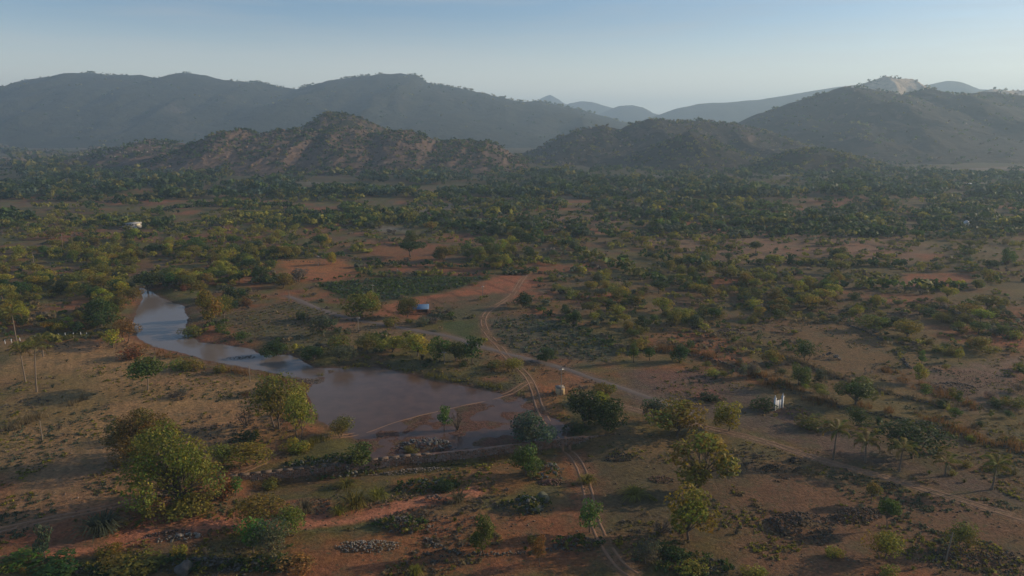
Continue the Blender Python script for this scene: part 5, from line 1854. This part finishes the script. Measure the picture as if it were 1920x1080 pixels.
ZONES_FILL = [  # pixel outline, tries, kinds, heights (m), tints
    ([(0, 395), (560, 395), (560, 480), (480, 540), (250, 545), (200, 625), (0, 625)], 1700, ['open', 'open', 'broad', 'flat', 'bush', 'airy', 'open'], (2.2, 4.9), ['yellowgreen', 'yellowgreen', 'olive', 'yellowgreen', 'golden', 'yellowgreen', 'midgreen', 'darkgreen']),
    ([(300, 470), (560, 470), (520, 560), (400, 590), (310, 545)], 60, ['bush', 'open', 'airy'], (2.0, 4.2), ['olive', 'orange', 'darkgreen', 'yellowgreen']),
    ([(560, 395), (1000, 395), (1000, 520), (700, 470), (560, 480)], 260, ['open', 'broad', 'bush', 'flat'], (2.6, 6.0), ['olive', 'midgreen', 'darkgreen', 'yellowgreen']),
    ([(1000, 430), (1919, 430), (1919, 640), (1640, 610), (1480, 600), (1180, 640), (1060, 560), (1000, 500)], 1350, ['open', 'bush', 'broad', 'airy', 'flat', 'bush'], (1.8, 4.6), ['midgreen', 'olive', 'yellowgreen', 'darkgreen', 'greygreen', 'yellowgreen', 'olive', 'golden']),
    ([(960, 550), (1180, 600), (1320, 620), (1440, 690), (1200, 660), (1060, 600)], 70, ['bush', 'airy', 'twig'], (1.0, 2.4), ['olive', 'greygreen', 'darkgreen', 'greybrown']),
    ([(1180, 640), (1440, 640), (1919, 640), (1919, 800), (1700, 780), (1500, 740), (1300, 700)], 200, ['bush', 'airy', 'young', 'open', 'twig'], (1.0, 3.4), ['midgreen', 'darkgreen', 'olive', 'yellowgreen', 'greybrown']),
    ([(1480, 780), (1919, 800), (1919, 940), (1700, 880)], 60, ['bush', 'clump', 'airy'], (.7, 2.2), ['olive', 'darkgreen', 'yellowgreen', 'tan']),
    ([(0, 650), (450, 720), (440, 880), (200, 900), (0, 840)], 46, ['bush', 'clump', 'bush'], (.4, 1.2), ['olive', 'greygreen', 'golden', 'greybrown']),
    ([(1100, 830), (1919, 960), (1919, 1079), (1200, 1079)], 46, ['bush', 'clump', 'twig'], (.35, 1.0), ['olive', 'greygreen', 'golden', 'greybrown']),
    ([(540, 960), (1080, 890), (1080, 1079), (400, 1079)], 40, ['bush', 'clump', 'twig'], (.35, 1.0), ['olive', 'greygreen', 'golden', 'midgreen', 'orange']),
    ([(0, 960), (420, 900), (420, 1079), (0, 1079)], 34, ['bush', 'clump', 'bush'], (.4, 1.2), ['olive', 'golden', 'midgreen', 'orange']),
    ([(400, 640), (700, 640), (960, 690), (980, 730), (700, 690), (560, 700)], 60, ['bush', 'airy', 'clump'], (.8, 2.2), ['olive', 'darkgreen', 'golden', 'greygreen']),
    ([(240, 560), (262, 650), (480, 700), (600, 780), (680, 850), (430, 900), (470, 800), (460, 730), (260, 680), (200, 640)], 70, ['bush', 'airy', 'clump'], (.8, 2.0), ['orange', 'golden', 'olive', 'yellowgreen', 'tan']),
    ([(1000, 700), (1450, 700), (1480, 800), (1180, 850), (1100, 830)], 36, ['bush', 'clump'], (.5, 1.4), ['olive', 'greygreen', 'darkgreen']),
]
TREE_KINDS = ('broad', 'open', 'flat', 'young')


def build_named():
    for kind, px, py, hp, wp, tint, name, cat, label in NAMED:
        m, g = size_at(px, py)
        e = math.atan2(CAMZ, g[1])
        h = hp * m / math.cos(e) * (.88 if kind not in ('bush', 'clump') else .8)
        w = wp * m * (1.02 if kind not in ('bush',) else 1.08)
        h = max(h - w * .22 * math.sin(e), h * .72)
        plant(kind, g[0], g[1], h, w, tint, label, name, cat)
    for px, py, hp, label, lean in PALMS:
        palm(px, py, hp, label, lean, 15 if hp > 30 else 12, length=3.1 if hp > 60 else 2.7)


def build_fill():
    todo = []
    n_tree = sum(1 for r in NAMED if r[7] == 'tree')
    n_bush = sum(1 for r in NAMED if r[7] == 'bush')
    n_clump = sum(1 for r in NAMED if r[7] == 'grass clump')
    extra = []
    for zi, (P, tries, kinds, (h0, h1), tints) in enumerate(ZONES_FILL):
        A = np.array(P, float)
        lo, hi = A.min(0), A.max(0)
        got = 0
        for _ in range(tries * 4):
            if got >= tries:
                break
            px, py = rnd.uniform(lo[0], hi[0]), rnd.uniform(lo[1], hi[1])
            if not in_poly(P, px, py):
                continue
            got += 1
            # uneven stands: thick here, open there
            if vnoise(np.array([px / 60.0]), np.array([py / 24.0]), 14)[0] < .30 + .25 * rnd.random() * (zi in (3, 2)):
                continue
            x, y, z = G(px, py)
            kind = rnd.choice(kinds)
            h = (h0 + (h1 * 1.15 - h0) * rnd.random() ** 1.4) * (1 if kind in TREE_KINDS else .62)
            w = h * {'broad': 1.05, 'open': 1.2, 'flat': 1.45, 'young': .6, 'bush': 1.7, 'airy': 1.5, 'twig': 1.1, 'clump': 1.6}[kind] * rnd.uniform(.85, 1.2)
            if not clear_spot(px, py, x, y, w * .5):
                continue
            tint = rnd.choice(tints)
            PLANTED.append((x, y, w * .42))
            todo.append((w * h / (y * y), kind, x, y, h, w, tint, px))
    todo.sort(key=lambda t: -t[0])
    chosen, rest = [], []
    cap = {'tree': 292 - n_tree, 'bush': 290 - n_bush, 'grass clump': 150 - n_clump}
    for t in todo:
        cat = 'tree' if t[1] in TREE_KINDS else ('grass clump' if t[1] == 'clump' else 'bush')
        if cap[cat] > 0:
            cap[cat] -= 1
            chosen.append((cat,) + t)
        else:
            rest.append(t)
    # a label for each: look, then what it stands by; look-alikes are told apart in order
    by = {}
    for row in chosen:
        cat, _, kind, x, y, h, w, tint, px = row
        big = max(h, w * .7)
        sw = next(s for lim, s in SIZE_WORD if big < lim)
        noun = {'tree': 'tree', 'bush': 'bush', 'grass clump': 'grass clump'}[cat]
        lab = f"{sw} {SHAPE_WORD[kind]} {TINT_WORD[tint] if kind != 'twig' else 'grey-brown'} {noun} {relation(x, y)}"
        by.setdefault(lab, []).append(row)
    for lab, rows in by.items():
        rows.sort(key=lambda r: project(r[3], r[4], 0)[0])
        for i, (cat, _, kind, x, y, h, w, tint, px) in enumerate(rows):
            n = len(rows)
            if n == 1:
                l, grp = lab, None
            elif n <= 12:
                head, tail = lab.split(f" {'tree' if cat == 'tree' else ('bush' if cat == 'bush' else 'grass clump')} ", 1)
                noun = 'tree' if cat == 'tree' else ('bush' if cat == 'bush' else 'grass clump')
                l = f"{head} {noun} {tail}, {ORD[i]} from left"
                grp = None
            else:
                l, grp = lab, None
            name = {'tree': {'flat': 'flat_tree', 'young': 'sapling'}.get(kind, 'broad_tree'), 'bush': 'bare_bush' if kind == 'twig' else 'bush', 'grass clump': 'grass_clump'}[cat]
            grp = {'tree': 'scrubland trees on the valley floor', 'bush': 'scrubland bushes on the valley floor', 'grass clump': 'grass clumps on the dry ground'}[cat]
            plant(kind, x, y, h, w, tint, l, name, cat, grp)
    return rest


def build_masses(rest):
    # what is past the first few hundred: real sprays, joined
    pts = []
    for _, kind, x, y, h, w, tint, px in rest:
        c = TINT[tint]
        pts.append((x, y, gzq(x, y), w, h, *c))
    if pts:
        scrub_mass("scrub_thicket", pts, 110, 3)
    # the wooded belt before the hills
    r = np.random.default_rng(77)

    def belt(name, y0, y1, n, nleaf, hr, cols, seed, xlim=(-60, 1980), thr=.42, wide=1.5, ymax=1500):
        out = []
        py = y1 - (y1 - y0) * r.random(n * 3) ** 1.0
        px = r.uniform(xlim[0], xlim[1], n * 3)
        dens = fbm(px / 90, py / 14, 4, seed)
        for a, b, d in zip(px, py, dens):
            if len(out) >= n:
                break
            if d < thr + .1 * r.random():
                continue
            x, y = flat(a, b)
            if not (60 < y < ymax) or look('block', x, y) or look('water', x, y) > -1.5 or look('track', x, y) < 2:
                continue
            h = r.uniform(*hr) * (.55 + 1.1 * float(vnoise(np.array([a / 45.0]), np.array([b / 9.0]), seed + 3)[0]))
            c = np.array(TINT[cols[r.integers(0, len(cols))]])
            out.append((x, y, gzq(x, y) - .1, h * wide * r.uniform(.8, 1.3), h, *c))
        scrub_mass(name, out, nleaf, seed)
    belt("distant_woodland", 318, 372, 2500, 42, (4, 8), ['darkgreen', 'darkgreen', 'midgreen', 'smoky', 'darkgreen', 'olive'], 81, thr=.36)
    belt("distant_woodland", 366, 428, 1150, 64, (3, 6), ['darkgreen', 'midgreen', 'midgreen', 'olive', 'yellowgreen', 'greygreen'], 82, thr=.42)
    belt("distant_woodland", 338, 446, 1100, 56, (2.5, 5), ['darkgreen', 'midgreen', 'darkgreen', 'olive', 'greygreen'], 87, xlim=(880, 1980), thr=.34, wide=1.6)
    belt("valley_scrub", 400, 530, 1500, 28, (.8, 2.2), ['olive', 'olive', 'greygreen', 'yellowgreen', 'midgreen', 'greybrown', 'yellowgreen'], 83, thr=.36, wide=1.8)
    belt("valley_scrub", 520, 665, 800, 80, (.6, 1.7), ['olive', 'olive', 'greygreen', 'yellowgreen', 'midgreen', 'greybrown', 'tan'], 85, thr=.38, wide=1.8)
    belt("plain_woodland", 266, 326, 700, 14, (5, 9), ['darkgreen', 'olive', 'greybrown'], 84, xlim=(-80, 400), thr=.40, wide=1.8, ymax=2400)
    # hedgerows and field edges
    hd = []
    for line, hh, cols in (([(560, 402), (700, 410), (860, 420), (1000, 428)], (2.5, 4.5), ['darkgreen', 'midgreen']), ([(1200, 436), (1400, 432), (1600, 440), (1760, 436)], (2.5, 5), ['darkgreen', 'darkgreen', 'midgreen']),
                           ([(1210, 482), (1300, 500), (1450, 494), (1700, 498)], (2, 4), ['darkgreen', 'olive']), ([(300, 396), (420, 388), (560, 392)], (3, 5), ['darkgreen', 'midgreen']), ([(0, 372), (180, 378), (330, 370)], (3, 6), ['darkgreen', 'olive']),
                           ([(520, 484), (640, 482), (680, 490)], (1.2, 2.4), ['olive', 'darkgreen']), ([(585, 526), (700, 517), (920, 516)], (.9, 1.8), ['darkgreen', 'midgreen']), ([(1500, 536), (1690, 542), (1830, 540)], (2, 4), ['darkgreen', 'midgreen', 'yellowgreen']),
                           ([(960, 440), (1080, 470), (1200, 520), (1320, 545)], (2, 4.5), ['midgreen', 'olive']), ([(690, 497), (800, 500), (960, 505)], (1.5, 3), ['olive', 'darkgreen']), ([(1150, 655), (1050, 600), (1000, 580)], (.9, 1.8), ['darkgreen', 'midgreen'])):
        S = spline([flat(a, b) for a, b in line], 1.4)
        for x, y in S:
            if r.random() < .25:
                continue
            h = r.uniform(*hh) * (.6 + .8 * r.random())
            x, y = x + r.normal() * .8, y + r.normal() * 1.2
            if look('water', x, y) > -1.5 or look('track', x, y) < 1.5:
                continue
            hd.append((x, y, gzq(x, y) - .1, h * r.uniform(1.0, 1.8), h, *TINT[cols[r.integers(0, len(cols))]]))
    scrub_mass("hedgerow_scrub", hd, 34, 97)
    # ground cover: low dry tufts, herbs and seedlings
    tuft = []
    n = 30000
    px, py = r.uniform(-40, 1960, n), 560 + 540 * r.random(n) ** 1.15
    XY = np.array([flat(a, b) for a, b in zip(px, py)])
    dens = fbm(XY[:, 0] / 9, XY[:, 1] / 9, 3, 15)
    sort = fbm(XY[:, 0] / 14, XY[:, 1] / 14, 2, 16)
    for (x, y), q, kind in zip(XY, dens, sort):
        if q < .50 or look('water', x, y) > -.3 or look('track', x, y) < 1.2:
            continue
        h = r.uniform(.08, .34)
        c = np.array(TINT[['greygreen', 'olive', 'yellowgreen', 'tan', 'golden', 'tan', 'greybrown'][int(np.clip((kind - .28) * 16 + r.normal() * .8, 0, 6))]])
        tuft.append((x, y, gzq(x, y) - .03, h * r.uniform(1.4, 3.4), h, *c))
    scrub_mass("ground_cover", tuft, 14, 91)
    # loose stones strewn over the near ground
    st = []
    px, py = r.uniform(-40, 1960, 5200), 620 + 470 * r.random(5200)
    XY = np.array([flat(a, b) for a, b in zip(px, py)])
    dens = fbm(XY[:, 0] / 7, XY[:, 1] / 7, 3, 55)
    for (x, y), q in zip(XY, dens):
        if q < .54 or look('water', x, y) > -.3:
            continue
        c = [(.26, .17, .12), (.20, .14, .11), (.32, .25, .20), (.17, .12, .10)][r.integers(0, 4)]
        st.append((x, y, gzq(x, y) + .02, .10 + .40 * r.random() ** 3, *c))
    stones_mass("loose_stones", st, None, 61)
    # rows of the crops
    crops = []

    def rows(poly_px, ang, step, along, h, w, cols, skip=.12):
        P = poly(poly_px)
        lo, hi = P.min(0) - 2, P.max(0) + 2
        c0 = P.mean(0)
        R = float(np.hypot(*(hi - lo)))
        u = np.array([math.cos(ang), math.sin(ang)])
        v = np.array([-u[1], u[0]])
        pts = []
        for a in np.arange(-R / 2, R / 2, step):
            for b in np.arange(-R / 2, R / 2, along):
                p = c0 + v * a + u * (b + r.uniform(-.3, .3) * along)
                pts.append(p)
        pts = np.array(pts)
        s = signed(P, pts[:, 0], pts[:, 1])
        for p in pts[s > .3]:
            if r.random() < skip:
                continue
            c = np.array(TINT[cols[r.integers(0, len(cols))]])
            crops.append((p[0], p[1], gzq(p[0], p[1]) - .03, w * r.uniform(.7, 1.3), h * r.uniform(.7, 1.3), *c))
    rows([(585, 530), (760, 521), (915, 520), (845, 545), (728, 562), (640, 558)], .15, 2.2, 1.6, .9, 1.7, ['midgreen', 'darkgreen', 'midgreen', 'smoky'])
    rows([(412, 594), (540, 564), (635, 586), (606, 645), (452, 636)], 1.05, 2.6, 1.2, .35, .9, ['olive', 'greygreen', 'tan'], .25)
    rows([(915, 604), (1000, 590), (1080, 612), (1155, 652), (1135, 678), (1010, 670), (950, 652)], .4, 1.5, 1.3, .45, 1.2, ['greygreen', 'smoky', 'greygreen', 'olive'], .3)
    scrub_mass("crop_plants", crops, 12, 93)
    # dry orange grass along the terraces and the pond's reed edge
    gr = []
    for T, col, wid, n, hh in ((TERR[0], 'orange', 3.0, 1300, (.7, 1.5)), (TERR[1], 'tan', 1.8, 420, (.5, 1.0)), (np.array([flat(a, b) for a, b in [(0, 815), (60, 790), (130, 760), (200, 735)]]), 'tan', 1.5, 420, (.6, 1.3)),
                               (np.array([flat(a, b) for a, b in [(250, 650), (300, 668), (380, 690), (470, 708), (560, 730)]]), 'orange', 1.8, 420, (.6, 1.2)),
                               (np.array([flat(a, b) for a, b in [(1640, 690), (1760, 740), (1919, 800)]]), 'orange', 2.5, 420, (.6, 1.3)),
                               (np.array([flat(a, b) for a, b in [(600, 700), (700, 684), (820, 708), (940, 730), (985, 742)]]), 'olive', 1.0, 300, (.4, .9)),
                               (np.array([flat(a, b) for a, b in [(560, 850), (600, 830), (640, 806)]]), 'golden', 1.5, 220, (.5, 1.2))):
        S = spline(list(T), .5)
        for _ in range(n):
            p = S[r.integers(0, len(S))] + r.normal(size=2) * wid * .5 + [0, wid * .6]
            if vnoise(np.array([p[0] / 3.2]), np.array([p[1] / 3.2]), 19)[0] < .50:
                continue
            gr.append((p[0], p[1], hh, col))
    V, Q, C = [], [], []
    for x, y, hh, col in gr:
        z = gzq(x, y)
        h = r.uniform(*hh)
        for k in range(7):
            a = r.random() * 6.283
            o = r.normal(size=2) * .22
            t = np.array([math.cos(a), math.sin(a)]) * h * r.uniform(.15, .5)
            w = np.array([-math.sin(a), math.cos(a)]) * .045
            b = len(V)
            V += [(x + o[0] - w[0], y + o[1] - w[1], z), (x + o[0] + w[0], y + o[1] + w[1], z), (x + o[0] + t[0], y + o[1] + t[1], z + h)]
            Q.append((b, b + 1, b + 2))
            cc = np.array(TINT[col]) * r.uniform(.55, 1.3)
            C += [cc] * 3
    link("dry_grass", mesh_np("dry_grass", np.array(V), np.array(Q), (M_SCRUB,), np.array(C)), kind='stuff')
    # on the hills
    for key, n, nl, s0, s1, cols, low in (('F', 2100, 14, 1.6, 5.5, ['darkgreen', 'olive', 'midgreen', 'darkgreen'], 1), ('F2', 700, 12, 2, 4.5, ['darkgreen', 'olive'], 1), ('G', 420, 14, 3, 6, ['darkgreen', 'midgreen'], 1),
                                          ('E1', 1300, 12, 3, 6, ['darkgreen', 'olive', 'greybrown'], 1), ('E2', 2000, 10, 3.5, 7, ['darkgreen', 'olive', 'greybrown', 'midgreen'], 1), ('E3', 420, 14, 3, 6, ['darkgreen', 'olive'], 1),
                                          ('E4', 260, 14, 3, 6, ['darkgreen', 'olive'], 1), ('A', 1000, 10, 5, 10, ['darkgreen', 'olive'], 2), ('D', 260, 8, 6, 11, ['olive', 'darkgreen'], 2)):
        X, Y, Z, R = HILL_POINTS[key]
        nr, nc = X.shape
        out = []
        crest = int(n * (.22 if key != 'A' else .55))
        for i in range(n):
            if i < crest:
                a = nr - 14 + r.integers(-2, 1)
                b = r.integers(0, nc)
                if vnoise(np.array([b / 7.0]), np.array([n * .1]), 6)[0] < .46:
                    continue
            else:
                a = int((nr - 15) * r.random() ** .8)
                b = r.integers(0, nc)
            if i >= crest and R[a, b] > .35 + .5 * r.random():
                continue
            h = r.uniform(s0, s1)
            out.append((X[a, b] + r.normal() * 3, Y[a, b] + r.normal() * 2, Z[a, b] - h * .12, h * 1.5, h, *TINT[cols[r.integers(0, len(cols))]]))
        scrub_mass("hillside_scrub", out, nl, int(n + nl))
    for key, n, s0, s1, col in (('F', 1100, 1.5, 7.0, (.19, .125, .088)), ('F2', 300, 1.5, 4.5, (.20, .14, .11)), ('E1', 500, 2, 5, (.24, .20, .17)), ('G', 300, 2, 5, (.36, .32, .30)), ('D', 220, 5, 14, (.42, .34, .26))):
        X, Y, Z, R = HILL_POINTS[key]
        nr, nc = X.shape
        out = []
        for i in range(n):
            a, b = int((nr - 13) * (.12 + .88 * r.random() ** .6)), r.integers(0, nc)
            if R[a, b] < .3 * r.random():
                continue
            s = s0 + (s1 - s0) * r.random() ** 2.5
            out.append((X[a, b] + r.normal() * 2, Y[a, b] + r.normal() * 2, Z[a, b] + s * .1, s, *col))
        stones_mass("hillside_rocks", out, None, n)


quick_table()
build_ground()
build_water()
build_tracks()
build_hills()
build_shade_hill()
build_haze()
make_kinds()
build_things()
build_named()
build_masses(build_fill())
